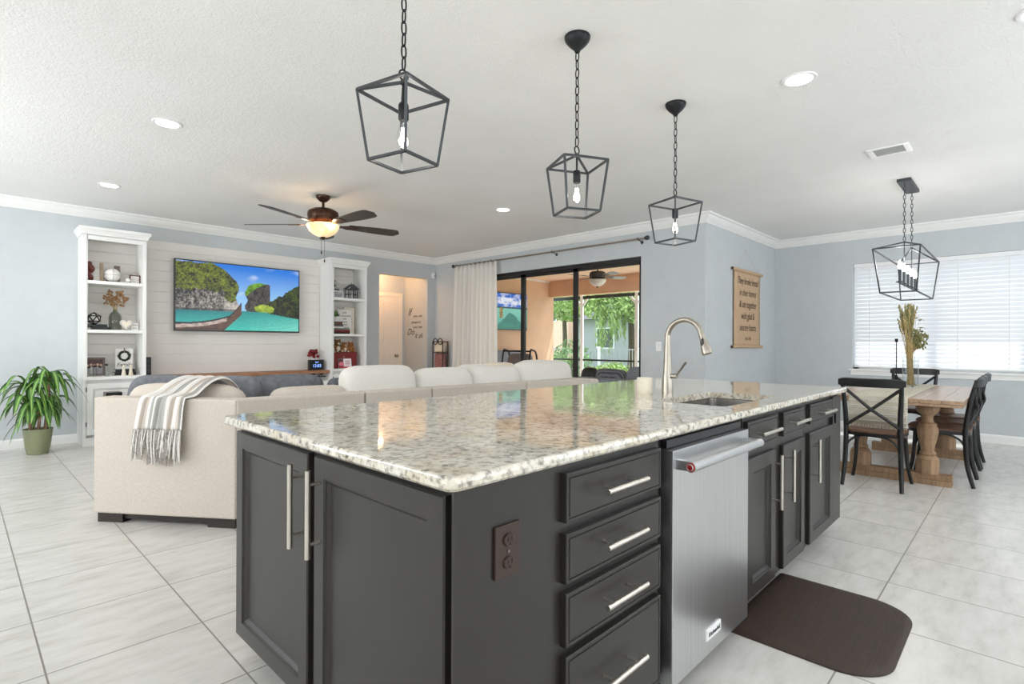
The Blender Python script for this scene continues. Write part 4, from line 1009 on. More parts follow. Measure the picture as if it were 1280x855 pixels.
for k in range(70):
    a = 2 * PI * k / 70; b.sphere((1.4125 + (.052 + rr_.uniform(-.008, .008)) * math.cos(a), 7.808, zs + .158 + (.052 + rr_.uniform(-.008, .008)) * math.sin(a)), (.013, .007, .009), 6, 4)
b.build('wreath', 'wreath', bd)
b = MB(); b.tube([(1.4125, 7.806, zs + .20), (1.412, 7.805, zs + .225), (1.4125, 7.81, zs + .25)], .006, 6); b.build('ribbon', 'grey_wood', bd)
text_mesh('lettering', 'Family', .06, FR((1.412, 7.8140, zs + .035), (1, 0, 0), (0, 0, 1)), 'ink', bd, shear=.3)
for x, lb, m in ((1.385, 'cream figurine at left in front of the wreath sign', 'cream'), (1.455, 'pale figurine at right in front of the wreath sign', 'bear_cream')):
    t = thing('figurine', lb, 'figurine', (x, 7.69, Z3), 'pair of figurines before the wreath sign')
    b = MB(); b.lathe([(0, 0), (.022, 0), (.024, .006), (.017, .05), (.011, .085), (.013, .092), (0, .094)], c=(x, 7.69, Z3), n=16); b.build('body', m, t); b = MB(); b.sphere((x, 7.69, Z3 + .107), .0155, 12, 8); b.build('head', m, t)
# ------------------------------------------------------------------ things on the right bookcase
t = thing('framed_photo', 'small white photo frame on the right bookcase top shelf', 'photo frame', (4.10, 7.71, Z1)); b = MB(); x0, x1, z0, z1 = 4.02, 4.205, Z1, Z1 + .115
for a in ((x0, x1, z0, z0 + .014), (x0, x1, z1 - .014, z1), (x0, x0 + .014, z0, z1), (x1 - .014, x1, z0, z1)): b.box(a[0], a[1], 7.70, 7.716, a[2], a[3])
b.build('frame', 'plastic_white', t, smooth=False); picture('photo', x1 - x0 - .024, z1 - z0 - .024, lambda u, v: lerp(S(206, 206, 208), S(120, 122, 126), fb(u * 6, v * 4) * 1.6 - .4), FR((x0 + .012, 7.709, z0 + .012), (1, 0, 0), (0, 0, 1)), 30, 20, 'print', t)
t = thing('potted_plant', 'small dark planter with white flowers behind the white photo frame', 'potted plant', (4.10, 7.82, Z1))
b = MB(); b.box(4.03, 4.18, 7.78, 7.88, Z1, Z1 + .15, .004); b.build('planter', 'slate', t); b = MB(); rr_ = random.Random(11)
for k in range(40): b.sphere((4.105 + rr_.uniform(-.07, .10), 7.83 + rr_.uniform(-.04, .04), Z1 + .18 + rr_.uniform(-.03, .10)), (.014, .014, .01), 6, 4)
b.build('flowers', 'paper', t); b = MB()
for k in range(16): b.sphere((4.10 + rr_.uniform(-.06, .05), 7.83 + rr_.uniform(-.04, .04), Z1 + .20 + rr_.uniform(-.03, .10)), (.02, .012, .008), 6, 4)
b.build('leaves', 'wreath', t)
t = thing('house_lantern', 'grey house shaped lantern with window bars on the right bookcase top shelf', 'lantern', (4.365, 7.74, Z1))
hx0, hx1, hy0, hy1, hz = 4.285, 4.445, 7.68, 7.80, Z1 + .155
b = MB()
for x in (hx0, hx1 - .01):
    for y in (hy0, hy1 - .01): b.box(x, x + .01, y, y + .01, Z1, hz)
for z in (Z1, Z1 + .07, hz - .01):
    b.box(hx0, hx1, hy0, hy0 + .01, z, z + .010); b.box(hx0, hx1, hy1 - .01, hy1, z, z + .010); b.box(hx0, hx0 + .01, hy0, hy1, z, z + .01); b.box(hx1 - .01, hx1, hy0, hy1, z, z + .01)
for k in (1, 2, 3): b.box(hx0 + .04 * k - .003, hx0 + .04 * k + .003, hy0, hy0 + .006, Z1, hz)
b.box(hx0, hx1, hy0, hy1, Z1 + .0005, Z1 + .006)
b.prism([(hx0 + .01, hz), (hx1 - .01, hz), ((hx0 + hx1) / 2, hz + .068)], hy0 + .003, hy0 + .009, 'y'); b.build('frame', 'hinge', t, smooth=False)
b = MB(); mxh = (hx0 + hx1) / 2
b.prism([(hx0 - .02, hz - .002), (mxh, hz + .072), (hx1 + .02, hz - .002), (hx1 + .02, hz + .006), (mxh, hz + .082), (hx0 - .02, hz + .006)], hy0 - .008, hy1 + .008, 'y'); b.build('roof', 'slate', t, smooth=False)
b = MB(); b.torus((mxh, 7.74, hz + .092), .011, .002, 'x'); b.build('ring', 'hinge', t)
b = MB(); b.rod((mxh, 7.74, Z1 + .0062), (mxh, 7.74, Z1 + .10), .028, 16); b.build('candle', 'paper', t)
# second shelf: books with a plant, boards behind
zz = Z2
for k, (x0, x1, th, m, lb) in enumerate(((4.0, 4.30, .026, 'dark_book', 'dark book at the very bottom of the shelf stack'), (4.01, 4.30, .03, 'red_box', 'red book second from the bottom of the shelf stack'), (4.005, 4.295, .03, 'grey_wood', 'taupe book in the middle of the shelf stack'), (4.02, 4.19, .028, 'paper', 'white book second from the top of the shelf stack'), (4.025, 4.185, .028, 'slate', 'grey book on top of the shelf stack'), (4.02, 4.17, .045, 'picture_wood', 'thick brown book under the little potted plant'))):
    book(x0, x1, 7.66, 7.78, zz, zz + th, m, lb, 'book stack on the right bookcase'); zz += th + .0004
t = thing('potted_plant', 'small green plant in a white pot on the stacked books', 'potted plant', (4.09, 7.72, zz)); b = MB(); b.lathe([(0, 0), (.04, 0), (.05, .07), (.053, .075), (.047, .075), (.045, .06), (0, .06)], c=(4.09, 7.72, zz), n=20); b.build('pot', 'plastic_white', t); b = MB(); rr_ = random.Random(4)
for k in range(60):
    a = rr_.random() * 2 * PI; e_ = rr_.uniform(.2, 1.2); d = V(math.cos(a) * math.cos(e_), math.sin(a) * math.cos(e_) * .8, math.sin(e_)); c0 = V(4.09, 7.72, zz + .075); tip = c0 + d * rr_.uniform(.06, .12); sd = d.cross(V(0, 0, 1)).normalized() * .012; md = c0 + (tip - c0) * .6
    b.add([c0, md + sd, tip, md - sd], [(0, 1, 2), (0, 2, 3)])
b.build('foliage', 'leaf_dark', t, smooth=False, fix=False)
def board(x0, x1, z1, y, m, lb, lines, size):
    t = thing('board_sign', lb, 'sign', ((x0 + x1) / 2, y, Z2)); b = MB(); b.box(x0, x1, y, y + .015, Z2, z1, .002); bd = b.build('board', m, t)
    text_mesh('lettering', lines, size, FR(((x0 + x1) / 2, y - .0008, z1 - size * 1.4), (1, 0, 0), (0, 0, 1)), 'ink_light', bd)
board(4.16, 4.40, Z2 + .385, 7.80, 'paper', 'white lettered board leaning behind the book stack', 'LIFE\nis a beautiful\nride\nenjoy\nevery\nmoment', .046)
board(4.30, 4.49, Z2 + .430, 7.86, 'cream', 'tall cream printed board right of the lettered board', 'with\nlove\nand\ngrace\ncomes\njoy', .045)
# bottom shelf: red chest with bears
t = thing('storage_box', 'dark red chest on the right bookcase bottom shelf', 'box', (4.18, 7.76, Z3)); b = MB(); b.box(3.99, 4.435, 7.69, 7.86, Z3, Z3 + .175, .004); b.build('body', 'red_box', t)
b = MB(); b.box(3.986, 4.439, 7.686, 7.864, Z3 + .1755, Z3 + .245, .006); b.build('lid', 'red_box', t); b = MB(); b.sphere((4.21, 7.684, Z3 + .175), .012, 12, 8); b.build('clasp', 'block_wood', t)
t = thing('photo_card', 'pink and white photo card leaning on the dark red chest', 'card', (4.22, 7.66, Z3)); R1 = FR((4.11, 7.655, Z3 + .001), (1, 0, 0), (0, .14, .99)); b = MB(); b.box(0, .22, 0, .15, -.003, 0, mat=R1); b.build('card', 'paper', t, smooth=False)
picture('print', .216, .146, lambda u, v: S(226, 120, 140) if (u < .42 and (u - .22) ** 2 + (v - .45) ** 2 < .05) else (S(190, 40, 60) if v < .16 else (S(90, 60, 60) if u < .4 else (S(200, 150, 160) if int(v * 11) % 2 and .5 < u < .9 and .3 < v < .85 else S(248, 240, 244)))), R1 @ Matrix.Translation((.002, .002, .0006)), 40, 28, 'print', t)
def bear(x, y, z, s, m, m2, lb):
    t = thing('teddy_bear', lb, 'plush toy', (x, y, z), 'plush bears on the red chest')
    b = MB(); b.sphere((x, y, z + .058 * s), (.05 * s, .045 * s, .058 * s)); b.sphere((x, y - .01 * s, z + .135 * s), (.046 * s, .042 * s, .042 * s))
    for q in (-1, 1): b.sphere((x + q * .036 * s, y, z + .170 * s), (.017 * s, .010 * s, .017 * s), 10, 8); b.sphere((x + q * .05 * s, y - .02 * s, z + .075 * s), (.018 * s, .022 * s, .035 * s), 10, 8); b.sphere((x + q * .035 * s, y - .05 * s, z + .022 * s), (.022 * s, .035 * s, .022 * s), 10, 8)
    b.build('body', m, t); b = MB(); b.sphere((x, y - .05 * s, z + .125 * s), (.02 * s, .014 * s, .016 * s), 10, 8); b.sphere((x, y - .04 * s, z + .055 * s), (.03 * s, .014 * s, .035 * s), 10, 8)
    for q in (-1, 1): b.sphere((x + q * .035 * s, y - .084 * s, z + .022 * s), (.014 * s, .006 * s, .014 * s), 8, 6)
    b.build('muzzle_and_pads', m2, t); b = MB()
    for q in (-1, 1): b.sphere((x + q * .016 * s, y - .048 * s, z + .148 * s), .005 * s, 8, 6)
    b.sphere((x, y - .064 * s, z + .131 * s), .006 * s, 8, 6); b.build('eyes_and_nose', 'plastic_black', t)
zb = Z3 + .2455
bear(4.03, 7.76, zb, .80, 'bear_cream', 'paper', 'cream plush bear at the left end of the red chest')
bear(4.14, 7.765, zb, 1.12, 'bear_brown', 'bear_cream', 'largest dark brown plush bear sitting on the red chest')
bear(4.265, 7.77, zb, .88, 'bear_tan', 'bear_cream', 'tan plush bear third from left on the red chest')
bear(4.37, 7.77, zb, .92, 'bear_tan', 'bear_tan', 'plain tan plush bear at the right end of the red chest')
# black box peeking over the sofa's left end
t = thing('speaker_box', 'small black speaker on the floor by the left bookcase door', 'speaker', (1.235, 7.42, 0)); b = MB(); b.box(1.16, 1.31, 7.33, 7.5, .01, .61, .008); b.build('case', 'plastic_black', t)
b = MB(); b.lathe([(0, .001), (.05, .001), (.055, 0), (.055, -.001)], mat=FR((1.235, 7.329, .47), (1, 0, 0), (0, 0, 1))); b.build('driver', 'iron_grey', t)
b = MB(); b.box(1.17, 1.30, 7.34, 7.49, 0, .0105); b.build('foot', 'plastic_black', t, smooth=False)
# ------------------------------------------------------------------ potted dracaena
px, py = .607, 7.46
t = thing('potted_dracaena', 'tall leafy dracaena in a sage green pot against the grey wall', 'potted plant', (px, py, 0))
b = MB(); b.lathe([(0, 0), (.082, 0), (.09, .006), (.096, .045), (.099, .05), (.101, .055), (.122, .25), (.125, .262), (.118, .264), (.113, .25), (.109, .235), (0, .235)], c=(px, py, .0), n=32); pt_ = b.build('pot', 'green_pot', t)
b = MB(); b.lathe([(0, .245), (.06, .243), (.113, .237), (.10, .22)], c=(px, py, 0), n=24); b.build('soil', 'soil', t)
rr_ = random.Random(21); lvb = MB(); cnb = []
def leaf(c0, a, ln, rise, droop, wd):
    d = V(math.cos(a), math.sin(a), 0); sd = V(-d.y, d.x, 0); N = 9; rows = []
    for k in range(N + 1):
        s_ = k / N; p = c0 + d * (ln * (s_ - .12 * s_ * s_ * droop)) + V(0, 0, rise * s_ * 1.6 - (rise * 1.1 + droop * ln) * s_ * s_); w_ = wd * (math.sin(PI * min(1, .12 + s_ * .86)) ** .6) * (1 if k < N else .05)
        rows.append((p - sd * w_ + V(0, 0, .35 * w_), p, p + sd * w_ + V(0, 0, .35 * w_)))
    o = len(lvb.v)
    for r in rows: lvb.v += list(r)
    for k in range(N):
        for j in range(2):
            lvb.uv[len(lvb.f)] = [(j / 2, k / N), ((j + 1) / 2, k / N), ((j + 1) / 2, (k + 1) / N), (j / 2, (k + 1) / N)]
            lvb.f.append((o + k * 3 + j, o + k * 3 + j + 1, o + (k + 1) * 3 + j + 1, o + (k + 1) * 3 + j))
for cx_, cy_, ch, nlf, sc_ in ((-.045, .03, .70, 19, 1.0), (.055, -.03, .80, 20, 1.0), (.0, -.05, .47, 18, .85), (.06, .05, .52, 16, .8), (-.06, -.02, .56, 16, .85)):
    b = MB(); c0 = V(px + cx_, py + cy_, .235); c1 = V(px + cx_ * 1.5, py + cy_ * 1.5, ch); b.tube([c0, (c0 + c1) / 2 + V(.006, 0, 0), c1], [.017, .015, .013], 10); b.build('cane', 'cane', t)
    for k in range(nlf):
        a = k * 2.4 + rr_.random() * .5; leaf(c1 + V(0, 0, -.10 * rr_.random()), a, rr_.uniform(.24, .38) * sc_, rr_.uniform(.10, .40), rr_.uniform(.7, 1.3), rr_.uniform(.019, .029))
lvb.build('foliage', 'dracaena', t, fix=False)
# ------------------------------------------------------------------ sectional sofa
A, B = V(.628, 4.380, 0), V(1.224, 3.574, 0); D_ = V(4.64, 3.32, 0)
P1, P2, P3 = B.lerp(D_, .256), B.lerp(D_, .427), B.lerp(D_, .734)
t = thing('sectional_sofa', 'large beige linen sectional sofa with its back to the kitchen island', 'sofa', (2.6, 3.9, 0))
def seg(p0, p1, inn, z0, z1, m, name, bev=.02, e0=0.0, e1=0.0, off=0.0):
    d = (p1 - p0); ln = d.length; d.normalize(); nrm = V(-d.y, d.x, 0); fr = FR((p0.x, p0.y, 0), d, nrm); b = MB(); b.box(e0, ln - e1, off, off + inn, z0, z1, bev, 3, mat=fr); return b.build(name, m, t)
for p0, p1, e0, e1 in ((A, B, 0, .0), (B, P1, .004, .006), (P1, P2, .006, .004), (P2, P3, .004, .004), (P3, D_, .004, 0)):
    front = (p0 is A)
    seg(p0, p1, .15, .06, .812, 'linen', 'back_frame', .014, e0, e1)
    seg(p0, p1, .98 if not front else .92, .075, .29, 'linen', 'seat_base', .02, e0 + (-.08 if front else .03), e1 + (.04 if front else .01), .152)
    seg(p0, p1, .80 if not front else .74, .29, .46, 'linen_light', 'seat_cushion', .045, e0 + (-.08 if front else .03), e1 + .04, .20)
# rounded arm at the far end
d = (D_ - B).normalized(); nrm = V(-d.y, d.x, 0); fr = FR((D_.x, D_.y, 0), d, nrm); b = MB(); b.box(.004, .17, 0, 1.10, .06, .80, .04, 4, mat=fr); b.build('arm', 'linen', t)
def foot(p, fr, x0, x1, y0, y1): b = MB(); b.box(x0, x1, y0, y1, 0, .06, mat=fr); b.build('foot', 'dark_foot', t, smooth=False)
d = (B - A).normalized(); nA = V(-d.y, d.x, 0); frA = FR((A.x, A.y, 0), d, nA); foot(A, frA, .02, .20, .015, .09); foot(A, frA, .80, .99, .015, .09); foot(A, frA, .05, .2, .8, .88)
b = MB(); b.box(.2, .80, .03, .10, .024, .074, mat=frA); b.build('plinth', 'dark_foot', t, smooth=False)
dB = (D_ - B).normalized(); nB = V(-dB.y, dB.x, 0); frB = FR((B.x, B.y, 0), dB, nB)
for x in (.1, 1.0, 1.6, 2.6, 3.3): foot(B, frB, x, x + .12, .03, .1); foot(B, frB, x, x + .12, 1.0, 1.07)
def cushion(fr, x, y, z, w_, d_, h, tilt, m, name, seed, parent=t, e=.42, pip=True, pipm=None, yaw=0):
    R = fr @ Matrix.Translation((x, y, z)) @ Matrix.Rotation(math.radians(yaw), 4, 'Z') @ Matrix.Rotation(math.radians(tilt), 4, 'X')
    b = MB(); b.pillow(w_, d_, h, R, e, wob=.012, seed=seed); o = b.build(name, m, parent)
    if pip: b = MB(); b.piping(w_ * .985, d_, h * .985, R, .0055, e); b.build('piping', pipm or m, o)
    return o
cushion(frA, .43, .275, .65, .86, .24, .48, -10, 'linen', 'back_cushion', 1)
# along the back: centre as distance from B
for i, (xc, w_, zt) in enumerate(((.58, .58, .845), (1.14, .66, .985), (1.765, .61, .950), (2.35, .62, .952), (3.02, .80, .99))):
    h = .50 if i else .42
    cushion(frB, xc, .285, zt - h / 2 + .01, w_, .27, h, -9, 'linen_light' if i else 'linen', 'back_cushion', 10 + i, e=.36)
# cushions leaning in front of the back row
for i, (px0, xc, yv, w_, zt, m, lb) in enumerate(((0, 2.42, .66, .44, .955, 'linen_light', 'pale linen pillow seen over the sofa back, left of the brownish one'), (0, 2.80, .70, .48, .965, 'bear_cream', 'beige pillow seen over the sofa back in front of the curtain'), (0, 3.34, .68, .58, .985, 'linen_light', 'wide pale linen pillow at the far end behind the back cushions'))):
    tp_ = thing('throw_pillow', lb, 'pillow', tuple(frB @ V(xc, yv, .46)), 'pale pillows on the far sofa seats')
    cushion(frB, xc, yv, zt - .24, w_, .17, .50, -14, m, 'cover', 30 + i, tp_, .4)
for i, (fr, xc, yv, zc_, w_, h, yaw, lb) in enumerate(((frA, .06, .52, .70, .56, .46, 6, 'blue-grey velvet pillow behind the throw at the sofa left end'), (frA, .60, .54, .695, .46, .47, -10, 'blue-grey velvet pillow in the angled sofa corner'), (frB, .52, .60, .70, .62, .46, 4, 'blue-grey velvet pillow right of the sofa corner, behind a beige cushion'), (frB, .98, .56, .68, .30, .42, -4, 'small blue-grey velvet pillow by the tall pale cushion'))):
    tp_ = thing('throw_pillow', lb, 'pillow', tuple(fr @ V(xc, yv, .46)), 'blue-grey velvet pillows on the sofa')
    cushion(fr, xc, yv, zc_, w_, .16, h, -12, 'velvet', 'cover', 50 + i, tp_, .42, True, None, yaw)
# striped throw hung over the angled back
t = thing('throw_blanket', 'striped grey and cream fringed throw hung over the angled sofa back', 'blanket', tuple(frA @ V(.5, 0, .6)))
prof = [(.47, .80), (.43, .86), (.37, .905), (.30, .925), (.22, .918), (.14, .885), (.06, .838), (.00, .826), (-.014, .815), (-.020, .76), (-.022, .69), (-.023, .615)]
pp_ = spline([(p[0], 0, p[1]) for p in prof], 4)
def thr(u, v):
    k = v * (len(pp_) - 1); i = min(int(k), len(pp_) - 2); p = pp_[i].lerp(pp_[i + 1], k - i)
    lo, hi = .46 - .17 * max(0, v - .15), .72 - .06 * v; sx_ = lo + (hi - lo) * u
    wv = .010 * math.sin(u * 21 + v * 3) + .006 * math.sin(u * 43)
    hang = min(1, max(0, (v - .55) / .2)); return frA @ V(sx_, p.x - (abs(wv) + .003) * hang * (1.2 - .2 * hang), p.z + wv * (1 - hang) + .004)
b = MB(); b.grid(thr, 64, 44, uv=True); o = b.build('cloth', 'throw_cloth', t, fix=False)
sm = o.modifiers.new('thick', 'SOLIDIFY'); sm.thickness = .004; sm.offset = 1
b = MB(); rr_ = random.Random(2)
for k in range(230):
    u = rr_.random(); p = thr(u, 1.0); ln = rr_.uniform(.10, .20) + (.03 if .3 < u < .75 else 0); q = p + nA * -.003
    s1 = d * rr_.uniform(-.025, .012); b.tube([q, q + s1 * .4 + V(0, 0, -ln * .4) - nA * rr_.uniform(0, .012), q + s1 + V(0, 0, -ln) - nA * rr_.uniform(-.0, .010)], [.0026, .0034, .0022], 5)
o = b.build('fringe', 'throw_fringe', t); o['kind'] = 'stuff'
b = MB()
for k in range(20):
    u = rr_.random(); p = thr(u, 1.0); ln = rr_.uniform(.12, .23); q = p - nA * .009
    s1 = d * rr_.uniform(-.03, .01); b.tube([q, q + s1 * .4 + V(0, 0, -ln * .5) - nA * .010, q + s1 + V(0, 0, -ln) - nA * .006], [.003, .0045, .003], 5)
o = b.build('pale_fringe', 'paper', t); o['kind'] = 'stuff'
# ------------------------------------------------------------------ curtain and rod
t = thing('curtain_rod', 'long bronze curtain rod above the sliding door', 'curtain rod', (6.11, 5.37, 2.53))
RX = 6.105
b = MB(); b.rod((RX, 3.52, 2.53), (RX, 7.28, 2.53), .0125, 14); b.build('rod', 'nickel', t)
for y, s_ in ((3.52, -1), (7.28, 1)):
    b = MB(); b.sphere((RX, y + s_ * .035, 2.53), .030, 14, 10); b.rod((RX, y, 2.53), (RX, y + s_ * .012, 2.53), .019, 14); b.build('finial', 'iron_grey', t)
for y in (3.62, 5.05, 6.35, 7.2):
    b = MB(); b.rod((RX, y, 2.53), (XS - .004, y, 2.50), .006); b.rod((XS - .006, y, 2.50), (XS - .0006, y, 2.50), .022, 14); b.torus((RX, y, 2.53), .017, .004, 'y'); b.build('bracket', 'iron_grey', t)
t = thing('curtain', 'off-white pleated curtain gathered at the left of the sliding door', 'curtain', (RX, 6.78, .015))
def cur(u, v):
    y = (7.27 + .11 * (1 - v)) - u * (1.05 + .14 * (1 - v)); amp = .030 + .016 * (1 - v)
    x = RX + amp * math.sin(u * 2 * PI * 10) + .010 * math.sin(u * 31 + v * 4); return (x - .0, y, .02 + v * 2.50)
b = MB(); b.grid(cur, 200, 24); o = b.build('cloth', 'sheer', t, fix=False); sm = o.modifiers.new('thick', 'SOLIDIFY'); sm.thickness = .003
b = MB()
for k in range(9): y = 7.24 - k * .125; b.torus((RX, y, 2.527), .019, .0022, 'y', 16, 6)
b.build('rings', 'iron_grey', t)
# corner stand with plaid blankets
t = thing('blanket_stand', 'narrow dark stand with folded plaid blankets in the room corner', 'blanket stand', (6.10, 7.66, 0))
b = MB()
for y in (7.51, 7.79):
    for x in (6.03, 6.15): b.rod((x, y, 0), (x, y, 1.21), .010)
for z in (.25, .70, 1.0, 1.2):
    for x in (6.03, 6.15): b.rod((x, 7.51, z), (x, 7.79, z), .008)
    for y in (7.51, 7.79): b.rod((6.03, y, z), (6.15, y, z), .008)
for s_ in (-1, 1): b.torus((6.03, 7.65 + s_ * .07, 1.205), .055, .008, 'x')
b.build('frame', 'bronze', t)
for z0, z1, m in ((1.015, 1.19, 'bear_cream'), (.715, .985, 'plaid'), (.262, .68, 'plaid')):
    b = MB(); b.box(6.045, 6.135, 7.53, 7.77, z0, z1, .03, 3); b.build('folded_blanket', m, t)
# switch and sensor
t = thing('light_switch', 'white light switch plate on the wall right of the sliding door', 'light switch', (XS, 3.375, 1.09)); b = MB(); b.box(XS - .007, XS - .0005, 3.337, 3.413, 1.085, 1.205, .003); b.build('plate', 'plastic_white', t); b = MB(); b.box(XS - .010, XS - .0068, 3.358, 3.392, 1.112, 1.178, .002); b.build('rocker', 'paper', t)
t = thing('motion_sensor', 'white motion sensor on the grey wall in the room corner', 'sensor', (6.17, 7.93, 2.37)); b = MB(); b.sphere((6.155, 7.935, 2.425), (.036, .03, .05), 16, 12); b.build('dome', 'plastic_white', t); b = MB(); b.box(6.12, 6.19, 7.945, YT - .0006, 2.375, 2.475, .01); b.build('base_plate', 'plastic_white', t)
b = MB(); b.sphere((6.153, 7.908, 2.415), (.016, .008, .02), 12, 8); b.build('lens', 'vent_grey', t)
# scroll sign
t = thing('scroll_sign', 'brown paper scroll with a handwritten verse hung on the pale blue wall', 'wall scroll', (7.51, YR, 1.1)); SX0, SX1 = 7.03, 7.975; sy = YR - .022
b = MB(); b.grid(lambda u, v: (SX0 + (SX1 - SX0) * u, sy + .004 * math.sin(v * PI), 1.15 + v * 1.0), 8, 24); o = b.build('sheet', 'kraft', t, fix=False); sm = o.modifiers.new('thick', 'SOLIDIFY'); sm.thickness = .002; sm.offset = 0
for z in (2.165, 1.145):
    b = MB(); b.rod((SX0 - .06, sy, z), (SX1 + .07, sy, z), .0195, 18); rl = b.build('roller', 'kraft', t)
    b = MB(); b.rod((SX0 - .064, sy, z), (SX0 - .0605, sy, z), .019, 18); b.build('end_cap', 'picture_wood', rl)
b = MB(); b.rod((SX0 + .10, sy, 2.184), (7.47, YR - .012, 2.455), .0022, 6); b.rod((SX1 - .04, sy, 2.184), (7.47, YR - .012, 2.455), .0022, 6); b.build('cord', 'concrete', t)
b = MB(); b.rod((7.47, YR - .015, 2.455), (7.47, YR - .0004, 2.455), .004, 8); b.build('nail', 'nickel', t)
for k, (ln, sz) in enumerate((('They broke bread', .135), ('in their homes', .135), ('& ate together', .135), ('with glad &', .135), ('sincere hearts', .135), ('Acts 2:46', .07))):
    z = 1.985 - k * .1565 + (.03 if k == 5 else 0)
    text_mesh('lettering', ln, sz, FR((7.50, sy - .0055, z), (1, 0, 0), (0, 0, 1)), 'ink', t, shear=.25, sx=.76, ext=.0004, off=-.008)

# ================================================================== dining corner
TXa, TXb, TYa, TYb, TZ = 5.45, 7.50, .35, 1.335, .735
t = thing('dining_table', 'rustic wood trestle dining table with turned pedestals by the window', 'dining table', (6.475, .84, 0))
b = MB(); n = 7; w_ = (TYb - TYa) / n
for k in range(n): b.box(TXa + .0, TXb, TYa + k * w_ + .0008, TYa + (k + 1) * w_ - .0008, TZ - .032, TZ, .003, 1)
b.box(TXa + .004, TXb - .004, TYa + .004, TYb - .004, TZ - .055, TZ - .030, .003, 1); b.build('tabletop', 'table_wood', t)
ped = [(0, .20), (.076, .20), (.078, .215), (.066, .235), (.052, .245), (.058, .255), (.058, .266), (.047, .28), (.049, .31), (.066, .385), (.075, .44), (.072, .475), (.060, .495), (.064, .50), (.064, .512), (.045, .525), (.037, .555), (.043, .58), (.070, .605), (.083, .63), (.084, .655), (.078, .676), (0, .676)]
for x in (5.74, 7.21):
    for y in (.605, 1.09):
        b = MB(); b.lathe(ped, c=(x, y, 0), n=28); o8 = [(x + .085 * math.cos(PI / 8 + k * PI / 4), y + .085 * math.sin(PI / 8 + k * PI / 4)) for k in range(8)]; b.prism(o8, .092, .201, 'z'); b.build('pedestal', 'leg_wood', t, angle=30)
    b = MB(); b.box(x - .06, x + .06, .44, 1.255, .0, .046, .006); b.box(x - .052, x + .052, .44, 1.255, .046, .092, .006); b.build('runner_foot', 'leg_wood', t)
    b = MB(); b.box(x - .06, x + .06, .42, 1.27, .672, .69, .004); b.build('cross_rail', 'leg_wood', t)
t = thing('table_runner', 'long grey woven table runner with striped tasselled end hanging over the table edge', 'table runner', (6.4, .91, TZ))
rx0, rx1, ry0, ry1 = TXa - .006, TXb + .006, .705, 1.125
pf = [(rx0, .50), (rx0 - .001, .60), (rx0, .70), (rx0 + .001, TZ - .003), (rx0 + .008, TZ + .003)] + [(rx0 + .05 + (rx1 - rx0 - .1) * k / 10, TZ + .003) for k in range(11)] + [(rx1 - .008, TZ + .003), (rx1, TZ - .003), (rx1, .62), (rx1, .52)]
b = MB(); N_ = len(pf) - 1
b.grid(lambda u, v: (pf[round(v * N_)][0] - (.004 * math.sin(u * 12) + .004) * (1 if round(v * N_) < 3 else 0), ry0 + (ry1 - ry0) * u, pf[round(v * N_)][1]), 24, N_); o = b.build('cloth', 'runner_cloth', t, fix=False); sm = o.modifiers.new('thick', 'SOLIDIFY'); sm.thickness = .003; sm.offset = 0
b = MB()
for z in (.70, .655, .64, .59, .575, .53): b.box(rx0 - .0135, rx0 - .0095, ry0 + .001, ry1 - .001, z, z + .004)
b.build('stripes', 'paper', t, smooth=False)
b = MB(); rr_ = random.Random(8)
for k in range(40):
    y = ry0 + .008 + (ry1 - ry0 - .016) * k / 39; b.tube([(rx0 - .004, y, .502), (rx0 - .006, y + rr_.uniform(-.004, .004), .46), (rx0 - .004, y + rr_.uniform(-.008, .008), .418 + rr_.uniform(-.01, .01))], [.0028, .0038, .0048], 5)
o = b.build('tassels', 'runner_cloth', t)
